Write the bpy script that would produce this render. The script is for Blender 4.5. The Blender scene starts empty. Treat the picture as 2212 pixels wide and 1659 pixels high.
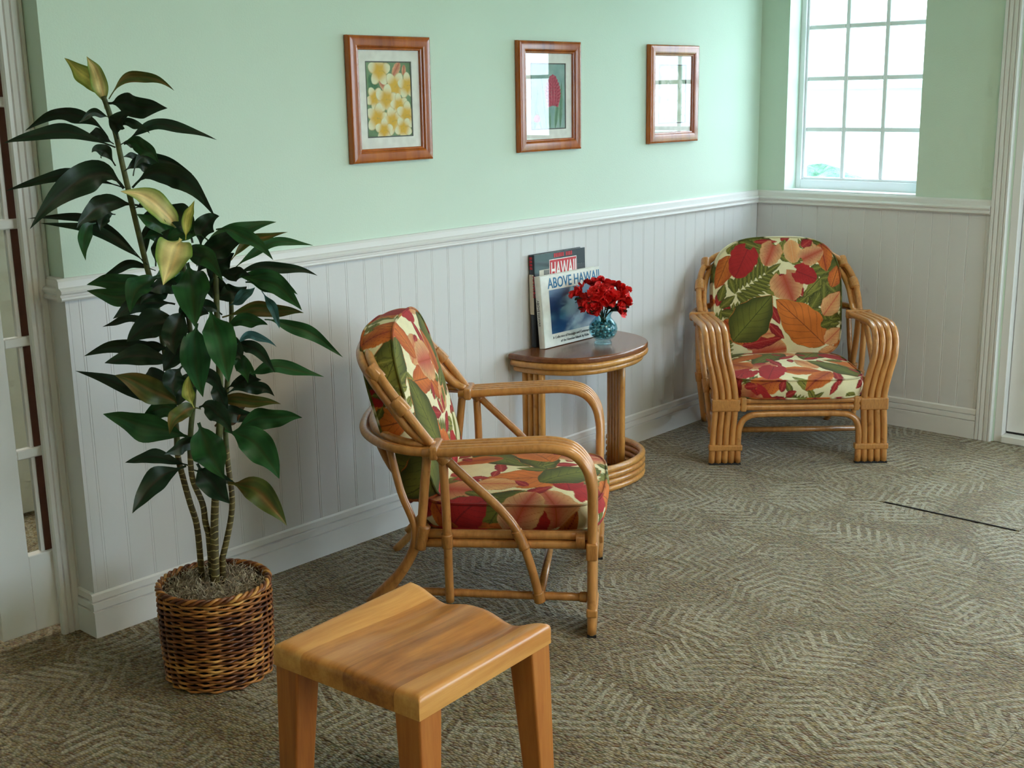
import bpy, bmesh, math, random
import numpy as np
from mathutils import Vector, Matrix

# ------------------------------------------------------------------ scene, camera, world, light
sc = bpy.context.scene
C = sc.collection
rng = random.Random(7)
nrg = np.random.default_rng(7)

def lin(c):
    return tuple(((v/255)/12.92 if v/255 <= .04045 else ((v/255+.055)/1.055)**2.4) for v in c)

F_PX, YAW, PITCH, ROLL = 2647.1, .8350, -.2318, -.0165
CAM = np.array([-5.261, -3.137, 1.5174])
def cam_axes():
    f = np.array([math.sin(YAW)*math.cos(PITCH), math.cos(YAW)*math.cos(PITCH), math.sin(PITCH)])
    r = np.array([math.cos(YAW), -math.sin(YAW), 0.]); u = np.cross(r, f)
    return (math.cos(ROLL)*r+math.sin(ROLL)*u, -math.sin(ROLL)*r+math.cos(ROLL)*u, f)
AX_R, AX_U, AX_F = cam_axes()
cam = bpy.data.cameras.new('camera'); cam.sensor_width = 36; cam.lens = F_PX/2212*36
cam.clip_start = .05; cam.clip_end = 200
cam_o = bpy.data.objects.new('camera', cam); C.objects.link(cam_o)
cam_o.matrix_world = Matrix(((AX_R[0], AX_U[0], -AX_F[0], CAM[0]), (AX_R[1], AX_U[1], -AX_F[1], CAM[1]),
                             (AX_R[2], AX_U[2], -AX_F[2], CAM[2]), (0, 0, 0, 1)))
sc.camera = cam_o
sc.view_settings.view_transform = 'Standard'; sc.view_settings.look = 'None'
sc.view_settings.gamma = 1; sc.view_settings.use_curve_mapping = False
sc.view_settings.exposure = 1.62
sc.cycles.max_bounces = 7; sc.cycles.diffuse_bounces = 5; sc.cycles.glossy_bounces = 3; sc.cycles.transmission_bounces = 4; sc.cycles.transparent_max_bounces = 12
sc.cycles.caustics_reflective = False; sc.cycles.caustics_refractive = False
sc.cycles.use_adaptive_sampling = True; sc.cycles.adaptive_threshold = .07; sc.cycles.adaptive_min_samples = 12
sc.cycles.sample_clamp_indirect = 6

world = bpy.data.worlds.new('sky'); sc.world = world; world.use_nodes = True
SKY = 3.7
bgn = world.node_tree.nodes['Background']
bgn.inputs[0].default_value = (.79, .92, 1.0, 1); bgn.inputs[1].default_value = SKY

def portal(name, loc, rot, sx, sy):
    l = bpy.data.lights.new(name, 'AREA'); l.shape = 'RECTANGLE'; l.size = sx; l.size_y = sy
    l.cycles.is_portal = True
    o = bpy.data.objects.new(name, l); C.objects.link(o); o.location = loc; o.rotation_euler = rot
    return o
portal('window_daylight', (.16, -.475, 1.63), (0, math.pi/2, 0), 1.16, .66)
portal('door_daylight', (.16, -1.75, 1.1), (0, math.pi/2, 0), 2.0, .9)
portal('front_window_daylight', (-1.6, -5.95, 1.55), (math.pi/2, 0, 0), 1.9, 1.5)
portal('side_window_daylight', (.16, -4.5, 1.4), (0, math.pi/2, 0), 1.8, 2.3)  # guides daylight through the added side window

# ------------------------------------------------------------------ helpers
def link(o, parent=None):
    C.objects.link(o)
    if parent is not None: o.parent = parent
    return o

def tag(o, label=None, cat=None, group=None, kind=None):
    if label: o['label'] = label
    if cat: o['category'] = cat
    if group: o['group'] = group
    if kind: o['kind'] = kind
    return o

def empty(name, loc=(0, 0, 0), rz=0, **k):
    o = bpy.data.objects.new(name, None); o.empty_display_size = .1
    o.location = loc; o.rotation_euler = (0, 0, rz); link(o); tag(o, **k); return o

def mesh_obj(name, verts, faces, mat, parent=None, smooth=False, **k):
    me = bpy.data.meshes.new(name); me.from_pydata([tuple(v) for v in verts], [], [tuple(f) for f in faces])
    if smooth: me.shade_smooth()
    me.materials.append(mat)
    return tag(link(bpy.data.objects.new(name, me), parent), **k)

def bm_obj(name, bm, mat, parent=None, smooth=False, **k):
    me = bpy.data.meshes.new(name); bm.normal_update(); bm.to_mesh(me); bm.free()
    if smooth: me.shade_smooth()
    me.materials.append(mat)
    return tag(link(bpy.data.objects.new(name, me), parent), **k)

def bm_box(bm, lo, hi, bevel=0, seg=2):
    r = bmesh.ops.create_cube(bm, size=1)
    for v in r['verts']:
        v.co = Vector([lo[i]+(v.co[i]+.5)*(hi[i]-lo[i]) for i in range(3)])
    if bevel:
        es = list({e for v in r['verts'] for e in v.link_edges})
        bmesh.ops.bevel(bm, geom=es, offset=bevel, segments=seg, profile=.5, affect='EDGES', clamp_overlap=True)

def box(name, lo, hi, mat, parent=None, bevel=0, seg=2, **k):
    bm = bmesh.new(); bm_box(bm, lo, hi, bevel, seg)
    return bm_obj(name, bm, mat, parent, **k)

def boxes(name, bl, mat, parent=None, **k):
    bm = bmesh.new()
    for lo, hi in bl: bm_box(bm, lo, hi)
    return bm_obj(name, bm, mat, parent, **k)

def catmull(pts, n, closed=False):
    P = np.array(pts, float)
    if len(P) < 3 and not closed:
        t = np.linspace(0, 1, max(2, n))[:, None]; return P[0]*(1-t)+P[-1]*t
    if closed: Q = np.vstack([P[-1], P, P[0], P[1]])
    else: Q = np.vstack([2*P[0]-P[1], P, 2*P[-1]-P[-2]])
    out = []
    m = len(Q)-3
    for i in range(m):
        p0, p1, p2, p3 = Q[i:i+4]
        # centripetal knots keep tight bends free of overshoot
        d = [max(1e-6, np.linalg.norm(b-a))**.5 for a, b in ((p0, p1), (p1, p2), (p2, p3))]
        t0, t1 = 0, d[0]; t2 = t1+d[1]; t3 = t2+d[2]
        for t in np.linspace(t1, t2, n, endpoint=False):
            A1 = (t1-t)/(t1-t0)*p0+(t-t0)/(t1-t0)*p1; A2 = (t2-t)/(t2-t1)*p1+(t-t1)/(t2-t1)*p2
            A3 = (t3-t)/(t3-t2)*p2+(t-t2)/(t3-t2)*p3
            B1 = (t2-t)/(t2-t0)*A1+(t-t0)/(t2-t0)*A2; B2 = (t3-t)/(t3-t1)*A2+(t-t1)/(t3-t1)*A3
            out.append((t2-t)/(t2-t1)*B1+(t-t1)/(t2-t1)*B2)
    if not closed: out.append(Q[-2])
    return np.array(out)

def tube_data(P, r, seg=10, closed=False, caps=True):
    """verts, faces of a round tube along P (N,3); r scalar or array"""
    P = np.asarray(P, float); N = len(P); r = np.broadcast_to(np.asarray(r, float), (N,))
    T = np.gradient(P, axis=0)
    if closed: T = np.roll(P, -1, 0)-np.roll(P, 1, 0)
    T /= np.maximum(1e-9, np.linalg.norm(T, axis=1))[:, None]
    n = np.cross(T[0], [0, 0, 1.]);
    if np.linalg.norm(n) < .1: n = np.cross(T[0], [1., 0, 0])
    n /= np.linalg.norm(n); V = []
    a = np.arange(seg)*2*math.pi/seg; ca, sa = np.cos(a), np.sin(a)
    for i in range(N):
        n = n-T[i]*(n@T[i]); n /= np.linalg.norm(n); b = np.cross(T[i], n)
        V.append(P[i]+r[i]*(np.outer(ca, n)+np.outer(sa, b)))
    V = np.vstack(V); F = []
    for i in range(N if closed else N-1):
        j = (i+1) % N
        for k in range(seg):
            l = (k+1) % seg; F.append((i*seg+k, i*seg+l, j*seg+l, j*seg+k))
    if caps and not closed:
        F.append(tuple(range(seg-1, -1, -1))); F.append(tuple((N-1)*seg+k for k in range(seg)))
    return V, F

def tube(name, pts, r, mat, parent=None, n=6, seg=10, closed=False, raw=False, **k):
    P = np.array(pts, float) if raw else catmull(pts, n, closed)
    V, F = tube_data(P, r, seg, closed)
    return mesh_obj(name, V, F, mat, parent, True, **k)

def merge(parts):
    V, F, o = [], [], 0
    for v, f in parts:
        V.append(np.asarray(v)); F += [tuple(i+o for i in q) for q in f]; o += len(v)
    return np.vstack(V), F

def lathe_data(prof, seg=32):
    V, F = [], []; n = len(prof)
    for r, z in prof:
        for k in range(seg):
            a = 2*math.pi*k/seg; V.append((r*math.cos(a), r*math.sin(a), z))
    for i in range(n-1):
        for k in range(seg):
            l = (k+1) % seg; F.append((i*seg+k, i*seg+l, (i+1)*seg+l, (i+1)*seg+k))
    return V, F

def prism_x(name, prof, x0, x1, mat, parent=None, **k):
    """profile [(y,z)] extruded along x"""
    n = len(prof)
    V = [(x0, y, z) for y, z in prof]+[(x1, y, z) for y, z in prof]
    F = [(i, (i+1) % n, n+(i+1) % n, n+i) for i in range(n)]+[tuple(range(n-1, -1, -1)), tuple(range(n, 2*n))]
    return mesh_obj(name, V, F, mat, parent, **k)

def prism_y(name, prof, y0, y1, mat, parent=None, **k):
    """profile [(x,z)] extruded along y"""
    n = len(prof)
    V = [(x, y0, z) for x, z in prof]+[(x, y1, z) for x, z in prof]
    F = [(i, (i+1) % n, n+(i+1) % n, n+i) for i in range(n)]+[tuple(range(n-1, -1, -1)), tuple(range(n, 2*n))]
    return mesh_obj(name, V, F, mat, parent, **k)

def prism_z(name, prof, z0, z1, mat, parent=None, **k):
    n = len(prof)
    V = [(x, y, z0) for x, y in prof]+[(x, y, z1) for x, y in prof]
    F = [(i, (i+1) % n, n+(i+1) % n, n+i) for i in range(n)]+[tuple(range(n-1, -1, -1)), tuple(range(n, 2*n))]
    return mesh_obj(name, V, F, mat, parent, **k)

def copy_part(o, parent, loc=None, name=None):
    c = o.copy(); C.objects.link(c); c.parent = parent
    if loc is not None: c.location = loc
    if name: c.name = name
    return c

# ------------------------------------------------------------------ materials
class M:
    """tiny node-material builder"""
    def __init__(s, name):
        s.m = bpy.data.materials.new(name); s.m.use_nodes = True
        s.t = s.m.node_tree; s.p = s.t.nodes['Principled BSDF']
    def n(s, typ, **k):
        o = s.t.nodes.new(typ)
        for a, v in k.items():
            if a[0] == 'i' and a[1:].isdigit(): s.put(o.inputs[int(a[1:])], v)
            else: setattr(o, a, v)
        return o
    def put(s, inp, v):
        if isinstance(v, bpy.types.NodeSocket): s.t.links.new(v, inp)
        else: inp.default_value = v
    def set(s, **k):
        for a, v in k.items(): s.put(s.p.inputs[a.replace('_', ' ')], v)
        return s
    def math(s, op, a, b=0., clamp=False):
        o = s.n('ShaderNodeMath', operation=op, use_clamp=clamp); s.put(o.inputs[0], a); s.put(o.inputs[1], b); return o.outputs[0]
    def mix(s, f, a, b, mode='MIX'):
        o = s.n('ShaderNodeMix', data_type='RGBA', blend_type=mode)
        s.put(o.inputs[0], f); s.put(o.inputs[6], a); s.put(o.inputs[7], b); return o.outputs[2]
    def ramp(s, f, stops):
        o = s.n('ShaderNodeValToRGB'); s.put(o.inputs[0], f); e = o.color_ramp.elements
        while len(e) < len(stops): e.new(.5)
        for i, (p, c) in enumerate(stops): e[i].position = p; e[i].color = c if len(c) == 4 else (*c, 1)
        return o.outputs[0]
    def obj(s): return s.n('ShaderNodeTexCoord').outputs['Object']
    def mapping(s, v, scale=(1, 1, 1), rot=(0, 0, 0)):
        o = s.n('ShaderNodeMapping'); s.put(o.inputs[0], v); o.inputs['Scale'].default_value = scale; o.inputs['Rotation'].default_value = rot; return o.outputs[0]
    def noise(s, v, scale, detail=3, rough=.5, out=0):
        o = s.n('ShaderNodeTexNoise'); s.put(o.inputs['Vector'], v); o.inputs['Scale'].default_value = scale
        o.inputs['Detail'].default_value = detail; o.inputs['Roughness'].default_value = rough; return o.outputs[out]
    def bump(s, h, strength=.3, dist=.01):
        o = s.n('ShaderNodeBump'); o.inputs['Strength'].default_value = strength; o.inputs['Distance'].default_value = dist
        s.put(o.inputs['Height'], h); s.t.links.new(o.outputs[0], s.p.inputs['Normal']); return s
    def rnd(s): return s.n('ShaderNodeObjectInfo').outputs['Random']

def c4(c): return (*lin(c), 1)

def mk_paint(name, col, rough=.6, var=.03, bump=.05, scale=60):
    m = M(name); v = m.obj(); f = m.noise(v, 2.2, 4)
    a = np.array(lin(col)); m.set(Base_Color=m.ramp(f, [(.3, tuple(a*(1-var))), (.7, tuple(np.minimum(1, a*(1+var))))]), Roughness=rough)
    m.bump(m.noise(v, scale, 3), bump, .004)
    return m.m
MAT = {}
MAT['green_wall'] = mk_paint('green_wall_paint', (207, 224, 209), .62, .02, .12, 160)
MAT['white_trim'] = mk_paint('white_gloss_trim', (224, 221, 220), .38, .012, .03, 40)
MAT['wainscot'] = mk_paint('white_wainscot_paint', (214, 212, 213), .42, .015, .04, 60)
MAT['ceiling'] = mk_paint('ceiling_paint', (238, 238, 234), .8)
MAT['door_white'] = mk_paint('white_door_enamel', (232, 230, 230), .35, .012, .02, 30)
MAT['vinyl'] = mk_paint('white_vinyl_sash', (240, 243, 248), .4, .01, .0)

def mk_rattan(name, dark, light, rough=.33, scale=1.):
    m = M(name); v = m.obj()
    g = m.noise(m.mapping(v, (60*scale, 60*scale, 14*scale)), 1., 4, .6)
    b = m.noise(v, 7, 2); r = m.rnd()
    f = m.math('ADD', m.math('MULTIPLY', g, .55), m.math('ADD', m.math('MULTIPLY', b, .35), m.math('MULTIPLY', r, .14)))
    col = m.ramp(f, [(.25, lin(dark)), (.62, lin(light)), (.85, tuple(min(1, x*1.12) for x in lin(light)))])
    spot = m.ramp(m.noise(v, 34, 2), [(.66, (1, 1, 1)), (.76, (.55, .42, .32))])
    m.set(Base_Color=m.mix(.6, col, spot, 'MULTIPLY'), Roughness=rough, Coat_Weight=.5, Coat_Roughness=.13)
    m.bump(g, .12, .002)
    return m.m
MAT['rattan'] = mk_rattan('honey_rattan', (140, 82, 36), (204, 142, 78))
MAT['rattan_wrap'] = mk_rattan('rattan_wrap', (132, 76, 30), (196, 134, 68), .42, 3)
MAT['table_rattan'] = mk_rattan('table_rattan', (150, 92, 38), (210, 150, 78))

def mk_wood(name, dark, mid, light, axis, rough=.35, rnd=.35, scale=1., coat=.25):
    m = M(name); v = m.obj(); s = [26*scale]*3; s[axis] = 2.2*scale
    d = m.noise(v, 2.5, 2, .5, 1)
    vv = m.n('ShaderNodeVectorMath', operation='MULTIPLY_ADD', i0=d, i1=(.06, .06, .06)); m.put(vv.inputs[2], v)
    g = m.noise(m.mapping(vv.outputs[0], tuple(s)), 1., 5, .62); s2 = [110*scale]*3; s2[axis] = 5*scale
    g2 = m.noise(m.mapping(v, tuple(s2)), 1., 3, .6)
    f = m.math('ADD', m.math('ADD', m.math('MULTIPLY', g, .75), m.math('MULTIPLY', g2, .22)), m.math('MULTIPLY', m.math('SUBTRACT', m.rnd(), .5), rnd))
    m.set(Base_Color=m.ramp(f, [(.22, lin(dark)), (.48, lin(mid)), (.74, lin(light))]), Roughness=rough, Coat_Weight=coat, Coat_Roughness=.15)
    m.bump(g2, .06, .002)
    return m.m
MAT['stool'] = mk_wood('oiled_hardwood_seat', (142, 80, 28), (194, 126, 54), (222, 162, 88), 0, .36, .34)
MAT['stool_leg'] = mk_wood('oiled_hardwood_leg', (128, 62, 22), (176, 100, 40), (200, 130, 60), 2, .36, .3)
MAT['koa'] = mk_wood('polished_koa_frame', (100, 42, 5), (164, 78, 10), (198, 108, 22), 2, .2, .1, .6, .3)
MAT['table_top'] = mk_wood('dark_stained_tabletop', (84, 44, 22), (122, 70, 38), (148, 92, 54), 0, .26, .0, 1., .3)

def mk_plain(name, col, rough=.5, **k):
    m = M(name); v = m.obj(); a = np.array(lin(col))
    m.set(Base_Color=m.ramp(m.noise(v, 30, 2), [(.35, tuple(a*.93)), (.65, tuple(np.minimum(1, a*1.05)))]), Roughness=rough, **k)
    return m.m
MAT['black'] = mk_plain('black_rubber', (24, 22, 22), .7)
MAT['dark_brown'] = mk_plain('dark_stained_bead', (84, 44, 26), .45)
MAT['matboard'] = mk_plain('cream_mat_board', (250, 248, 244), .8)
MAT['mat_bevel'] = mk_plain('dark_mat_bevel', (84, 84, 84), .7)
MAT['brass'] = mk_plain('brushed_metal', (180, 175, 165), .3, Metallic=1.0)

def mk_attr(name, rough=.7, spec=.3, weave=0, sheen=0, coat=0):
    m = M(name); a = m.n('ShaderNodeVertexColor', layer_name='print'); v = m.obj()
    f = m.noise(v, 220, 2)
    col = m.mix(.25, a.outputs[0], m.ramp(f, [(.3, (.78, .78, .78)), (.7, (1, 1, 1))]), 'MULTIPLY')
    m.set(Base_Color=col, Roughness=rough, Specular_IOR_Level=spec, Coat_Weight=coat)
    if sheen: m.set(Sheen_Weight=sheen)
    if weave: m.bump(m.noise(v, 500, 2), weave, .001)
    return m.m
MAT['fabric'] = mk_attr('tropical_print_fabric', .75, .25, .25, .05)
MAT['print'] = mk_attr('watercolour_print', .8, .2)
MAT['cover'] = mk_attr('glossy_book_cover', .3, .4, 0, 0, .3)
MAT['leaf'] = mk_attr('silk_leaf', .42, .35, .1)

def mk_glass(name, tint=(1, 1, 1), ior=1.45, rough=0.):
    m = bpy.data.materials.new(name); m.use_nodes = True; t = m.node_tree; t.nodes.clear()
    o = t.nodes.new('ShaderNodeOutputMaterial'); mx = t.nodes.new('ShaderNodeMixShader')
    lw = t.nodes.new('ShaderNodeLayerWeight'); lw.inputs[0].default_value = .5; f0 = ((ior-1)/(ior+1))**2
    pw = t.nodes.new('ShaderNodeMath'); pw.operation = 'POWER'; pw.inputs[1].default_value = 5; t.links.new(lw.outputs['Facing'], pw.inputs[0])
    fr = t.nodes.new('ShaderNodeMath'); fr.operation = 'MULTIPLY_ADD'; fr.inputs[1].default_value = 1-f0; fr.inputs[2].default_value = f0; t.links.new(pw.outputs[0], fr.inputs[0])
    tr = t.nodes.new('ShaderNodeBsdfTransparent'); tr.inputs[0].default_value = (*tint, 1)
    gl = t.nodes.new('ShaderNodeBsdfGlossy'); gl.inputs['Roughness'].default_value = rough
    t.links.new(fr.outputs[0], mx.inputs[0]); t.links.new(tr.outputs[0], mx.inputs[1]); t.links.new(gl.outputs[0], mx.inputs[2])
    t.links.new(mx.outputs[0], o.inputs[0]); return m
MAT['pane'] = mk_glass('clear_window_glass', (.95, .98, 1.), 1.45)
MAT['picture_glass'] = mk_glass('picture_glass', (1, 1, 1), 1.6)
MAT['vase_glass'] = mk_glass('aqua_vase_glass', (.74, .92, .96), 1.5, .02)

def mk_emit(name, col, s):
    m = bpy.data.materials.new(name); m.use_nodes = True; t = m.node_tree; t.nodes.clear()
    o = t.nodes.new('ShaderNodeOutputMaterial'); e = t.nodes.new('ShaderNodeEmission')
    e.inputs[0].default_value = (*col, 1); e.inputs[1].default_value = s; t.links.new(e.outputs[0], o.inputs[0]); return m
MAT['lamp'] = mk_emit('fluorescent_diffuser', (1., .84, .62), 4.8); MAT['lamp_dim'] = mk_emit('dim_diffuser', (1., .72, .40), 1.7); MAT['lamp_far'] = mk_emit('bright_diffuser', (1., .95, .85), 8.)  # glow of the added ceiling fill panels

def mk_carpet():
    m = M('leaf_patterned_carpet'); v0 = m.n('ShaderNodeNewGeometry').outputs['Position']
    # palm fronds: one frond in each cell of a coarse grid, turned at random
    def fronds(scale, off, warp):
        vv = m.n('ShaderNodeVectorMath', operation='ADD', i1=off); m.put(vv.inputs[0], v0)
        fl = m.n('ShaderNodeTexVoronoi', voronoi_dimensions='2D', feature='F1'); m.put(fl.inputs['Vector'], vv.outputs[0])
        fl.inputs['Scale'].default_value = scale; fl.inputs['Randomness'].default_value = .55
        dl = m.n('ShaderNodeVectorMath', operation='SUBTRACT'); m.put(dl.inputs[0], vv.outputs[0]); m.put(dl.inputs[1], fl.outputs['Position'])
        sp = m.n('ShaderNodeSeparateColor'); m.put(sp.inputs[0], fl.outputs['Color'])
        ro = m.n('ShaderNodeVectorRotate', rotation_type='Z_AXIS'); m.put(ro.inputs[0], dl.outputs[0]); m.put(ro.inputs['Angle'], m.math('MULTIPLY', sp.outputs[0], 6.28))
        s3 = m.n('ShaderNodeSeparateXYZ'); m.put(s3.inputs[0], ro.outputs[0]); u, w = s3.outputs[0], s3.outputs[1]
        w = m.math('ADD', w, m.math('MULTIPLY', m.math('MULTIPLY', u, u), warp))
        aw = m.math('ABSOLUTE', w)
        ph = m.math('ADD', m.math('SUBTRACT', m.math('MULTIPLY', u, 24.), m.math('MULTIPLY', aw, 17.)), m.math('MULTIPLY', m.noise(v0, 7, 2), 1.2))
        st = m.math('SINE', m.math('MULTIPLY', ph, 6.283))
        # barbs end on an ellipse around the rib
        el = m.math('ADD', m.math('POWER', m.math('DIVIDE', u, .62/scale), 2.), m.math('POWER', m.math('DIVIDE', w, .34/scale), 2.))
        inn = m.math('LESS_THAN', el, 1.)
        return m.math('MULTIPLY', m.ramp(st, [(.15, (0, 0, 0)), (.6, (1, 1, 1))]), inn)
    f1 = fronds(2.6, (.13, .3, 0), .5); f2 = fronds(3.3, (5.2, 1.7, 0), -.7)
    soft = m.noise(v0, 5, 3)
    pat = m.math('MULTIPLY', m.math('MAXIMUM', f1, m.math('MULTIPLY', f2, .7)), m.ramp(soft, [(.35, (.35, .35, .35)), (.6, (1, 1, 1))]))
    # ribbed loops in alternate directions
    rib = m.n('ShaderNodeTexWave', wave_type='BANDS', bands_direction='X'); m.put(rib.inputs[0], v0); rib.inputs['Scale'].default_value = 34; rib.inputs['Distortion'].default_value = 1.2; rib.inputs['Detail Scale'].default_value = 30
    loop = m.n('ShaderNodeTexVoronoi', voronoi_dimensions='2D'); m.put(loop.inputs['Vector'], m.mapping(v0, (1, .55, 1))); loop.inputs['Scale'].default_value = 145
    hue = loop.outputs['Color']; hs = m.n('ShaderNodeSeparateColor'); m.put(hs.inputs[0], hue)
    yarn = m.ramp(hs.outputs[0], [(0., lin((58, 40, 14))), (.22, lin((120, 92, 38))), (.42, lin((164, 144, 92))), (.58, lin((84, 94, 56))), (.78, lin((172, 158, 124))), (.9, lin((118, 74, 42))), (1., lin((54, 44, 32)))])
    big = m.noise(v0, 1.6, 2)
    base = m.mix(.35, yarn, m.ramp(big, [(.3, lin((110, 84, 32))), (.7, lin((128, 104, 50)))]))
    col = m.mix(m.math('MULTIPLY', pat, .72), base, m.mix(.3, (*lin((204, 196, 172)), 1), yarn))
    dk = m.ramp(loop.outputs['Distance'], [(.0, (1.08, 1.08, 1.08)), (.55, (.62, .62, .62))])
    col = m.mix(1., col, dk, 'MULTIPLY')
    col = m.mix(.2, col, m.ramp(rib.outputs['Fac'], [(.2, (.72, .72, .72)), (.7, (1.08, 1.08, 1.08))]), 'MULTIPLY')
    m.set(Base_Color=col, Roughness=.7, Specular_IOR_Level=.4, Sheen_Weight=.3, Sheen_Roughness=.35)
    h = m.math('ADD', m.math('MULTIPLY', pat, .6), m.math('SUBTRACT', 1., loop.outputs['Distance']))
    m.bump(h, .55, .006)
    return m.m
MAT['carpet'] = mk_carpet()

# ------------------------------------------------------------------ the room
CEIL = 2.72; RX0 = -7.6; RY0 = -6.0; WT = .15; XE = -3.611    # XE: free end of the back wall
Z_OPEN = 2.25
# floor slab and 0.5 m carpet tiles
floor = box('floor', (RX0-WT, RY0-WT, -.12), (WT, 3.2, -.008), MAT['carpet'], kind='structure')
T = .5; tx0, ty0 = -1.0725, -1.2275
tile_bm = bmesh.new(); bm_box(tile_bm, (.0004, .0004, 0), (T-.0004, T-.0004, .008), .0012, 1)
tile_me = bpy.data.meshes.new('carpet_tile'); tile_bm.to_mesh(tile_me); tile_bm.free(); tile_me.materials.append(MAT['carpet'])
for i in range(-8, 3):
    for j in range(-5, 4):
        x, y = tx0+i*T, ty0+j*T-T
        if x > -.05 or y > 1.2: continue
        t = link(bpy.data.objects.new('carpet_tile', tile_me), floor)
        t.location = (x, y, -.008)
        if i == 0 and j == 0:            # one tile by the door stands slightly proud along one edge
            t.rotation_euler = (0, math.radians(.5), 0); t.location.z = -.008+T*math.sin(math.radians(.5))
gap = box('tile_edge', (tx0-.003, ty0-T+.012, -.004), (tx0+.003, ty0-.004, .0042), MAT['black'], floor)

# back wall with the pictures, up to its free left end
wall_back = box('wall_back', (XE, 0, 0), (WT, .14, CEIL), MAT['green_wall'], kind='structure')
# right wall with window and door openings
WY0, WY1, WZ0, WZ1 = -.803, -.148, 1.055, 2.22      # window opening
DY0, DY1, DZ1 = -2.235, -1.225, 2.1                 # door opening
wall_right = boxes('wall_right', [((0, WY1, 0), (WT, 0, CEIL)), ((0, WY0, 0), (WT, WY1, WZ0)), ((0, WY0, WZ1), (WT, WY1, CEIL)),
                                  ((0, DY1, 0), (WT, WY0, CEIL)), ((0, DY0, DZ1), (WT, DY1, CEIL)), ((0, -3.35, 0), (WT, DY0, CEIL)), ((0, RY0, 0), (WT, -5.65, CEIL)), ((0, -5.65, 0), (WT, -3.35, .5)), ((0, -5.65, 2.3), (WT, -3.35, CEIL))], MAT['green_wall'], kind='structure')
FW = [(-2.6, -.6)]
fb = [((RX0, RY0-WT, 0), (0, RY0, .75)), ((RX0, RY0-WT, 2.3), (0, RY0, CEIL)), ((RX0, RY0-WT, .75), (-2.6, RY0, 2.3)), ((-.6, RY0-WT, .75), (0, RY0, 2.3))]
wall_front = boxes('wall_front', fb, MAT['green_wall'], kind='structure')
wall_left = box('wall_left', (RX0-WT, RY0-WT, 0), (RX0, 3.2, CEIL), MAT['green_wall'], kind='structure')
ceiling = box('ceiling', (RX0-WT, RY0-WT, CEIL), (WT, 3.2, CEIL+.1), MAT['ceiling'], kind='structure')
# wall of the glazed doors at left, set back a little, and the room beyond
YD = .08
wall_door = boxes('wall_door', [((-5.32, YD+.012, 2.12), (XE, .22, CEIL)), ((RX0, YD+.012, 0), (-5.32, .22, CEIL)), ((-3.62, .1, 0), (XE, .22, 2.13))], MAT['green_wall'], kind='structure')
wall_far = box('wall_far', (RX0, 3.05, 0), (0, 3.2, CEIL), mk_paint('cream_wall_paint', (226, 220, 200), .7), kind='structure')
wall_side = box('wall_side', (-2.3, .141, 0), (-2.2, 3.05, CEIL), mk_paint('cream_side_paint', (222, 214, 196), .7), kind='structure')

# beadboard wainscot, each board a piece of the wall
PITCH_B = .0798; GX0 = -2.458; BZ0, BZ1 = .09, .992
def board_prof(w):
    d = .0105
    return [(0, .001), (0, -d+.0008), (.0010, -d), (w-.0085, -d), (w-.0076, -d+.0009), (w-.0068, -d+.0003), (w-.0046, -d-.0002), (w-.0022, -d+.0004), (w-.0010, -d+.0009), (w, -d+.0007), (w, .001)]
def board_mesh(w, along_x=True):
    pr = board_prof(w); n = len(pr)
    q = [(a, b) if along_x else (b, a) for a, b in pr]
    V = [(x, y, BZ0) for x, y in q]+[(x, y, BZ1) for x, y in q]
    F = [(i, (i+1) % n, n+(i+1) % n, n+i) for i in range(n)]+[tuple(range(n-1, -1, -1)), tuple(range(n, 2*n))]
    if not along_x: F = [tuple(reversed(f)) for f in F]
    me = bpy.data.meshes.new('beadboard_plank'); me.from_pydata(V, [], F); me.materials.append(MAT['wainscot']); return me
bme = board_mesh(PITCH_B)
k0 = math.ceil((XE-GX0)/PITCH_B)
for k in range(k0, 60):
    x = GX0+k*PITCH_B
    if x+PITCH_B > -.012: break
    o = link(bpy.data.objects.new('beadboard_plank', bme), wall_back); o.location = (x, 0, 0)
xl = GX0+k0*PITCH_B
if xl-XE > .004:
    o = link(bpy.data.objects.new('beadboard_plank', board_mesh(xl-XE)), wall_back); o.location = (XE, 0, 0)
o = link(bpy.data.objects.new('beadboard_plank', board_mesh(-.0105-x)), wall_back); o.location = (x, 0, 0)
bmy = board_mesh(PITCH_B, False)
y = -.0105
while y-PITCH_B > -1.145:
    y -= PITCH_B
    o = link(bpy.data.objects.new('beadboard_plank', bmy), wall_right); o.location = (0, y, 0)
o = link(bpy.data.objects.new('beadboard_plank', board_mesh(y+1.145, False)), wall_right); o.location = (0, -1.145, 0)

# chair rail and baseboard profiles (distance from wall, height)
RAIL = [(0, 1.050), (.010, 1.049), (.015, 1.042), (.016, 1.025), (.024, 1.022), (.029, 1.016), (.028, 1.010), (.022, 1.006), (.021, 1.002), (.027, .999), (.028, .994), (.024, .989), (.012, .987), (0, .987)]
BASE = [(0, .134), (.012, .133), (.0165, .128), (.017, .1090), (.0110, .1072), (.0110, .1058), (.020, .1035), (.021, .0835), (.0150, .0815), (.0150, .0800), (.0225, .0775), (.0225, 0), (0, 0)]
prism_x('trim_1', [(-d, z) for d, z in RAIL], XE-.028, 0, MAT['white_trim'], kind='structure')
prism_y('trim_2', [(-d, z) for d, z in RAIL], -1.145, 0, MAT['white_trim'], kind='structure')
prism_x('baseboard_back', [(-d, z) for d, z in BASE], XE-.0225, 0, MAT['white_trim'], kind='structure')
prism_y('baseboard_right', [(-d, z) for d, z in BASE], -1.145, 0, MAT['white_trim'], kind='structure')
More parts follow.
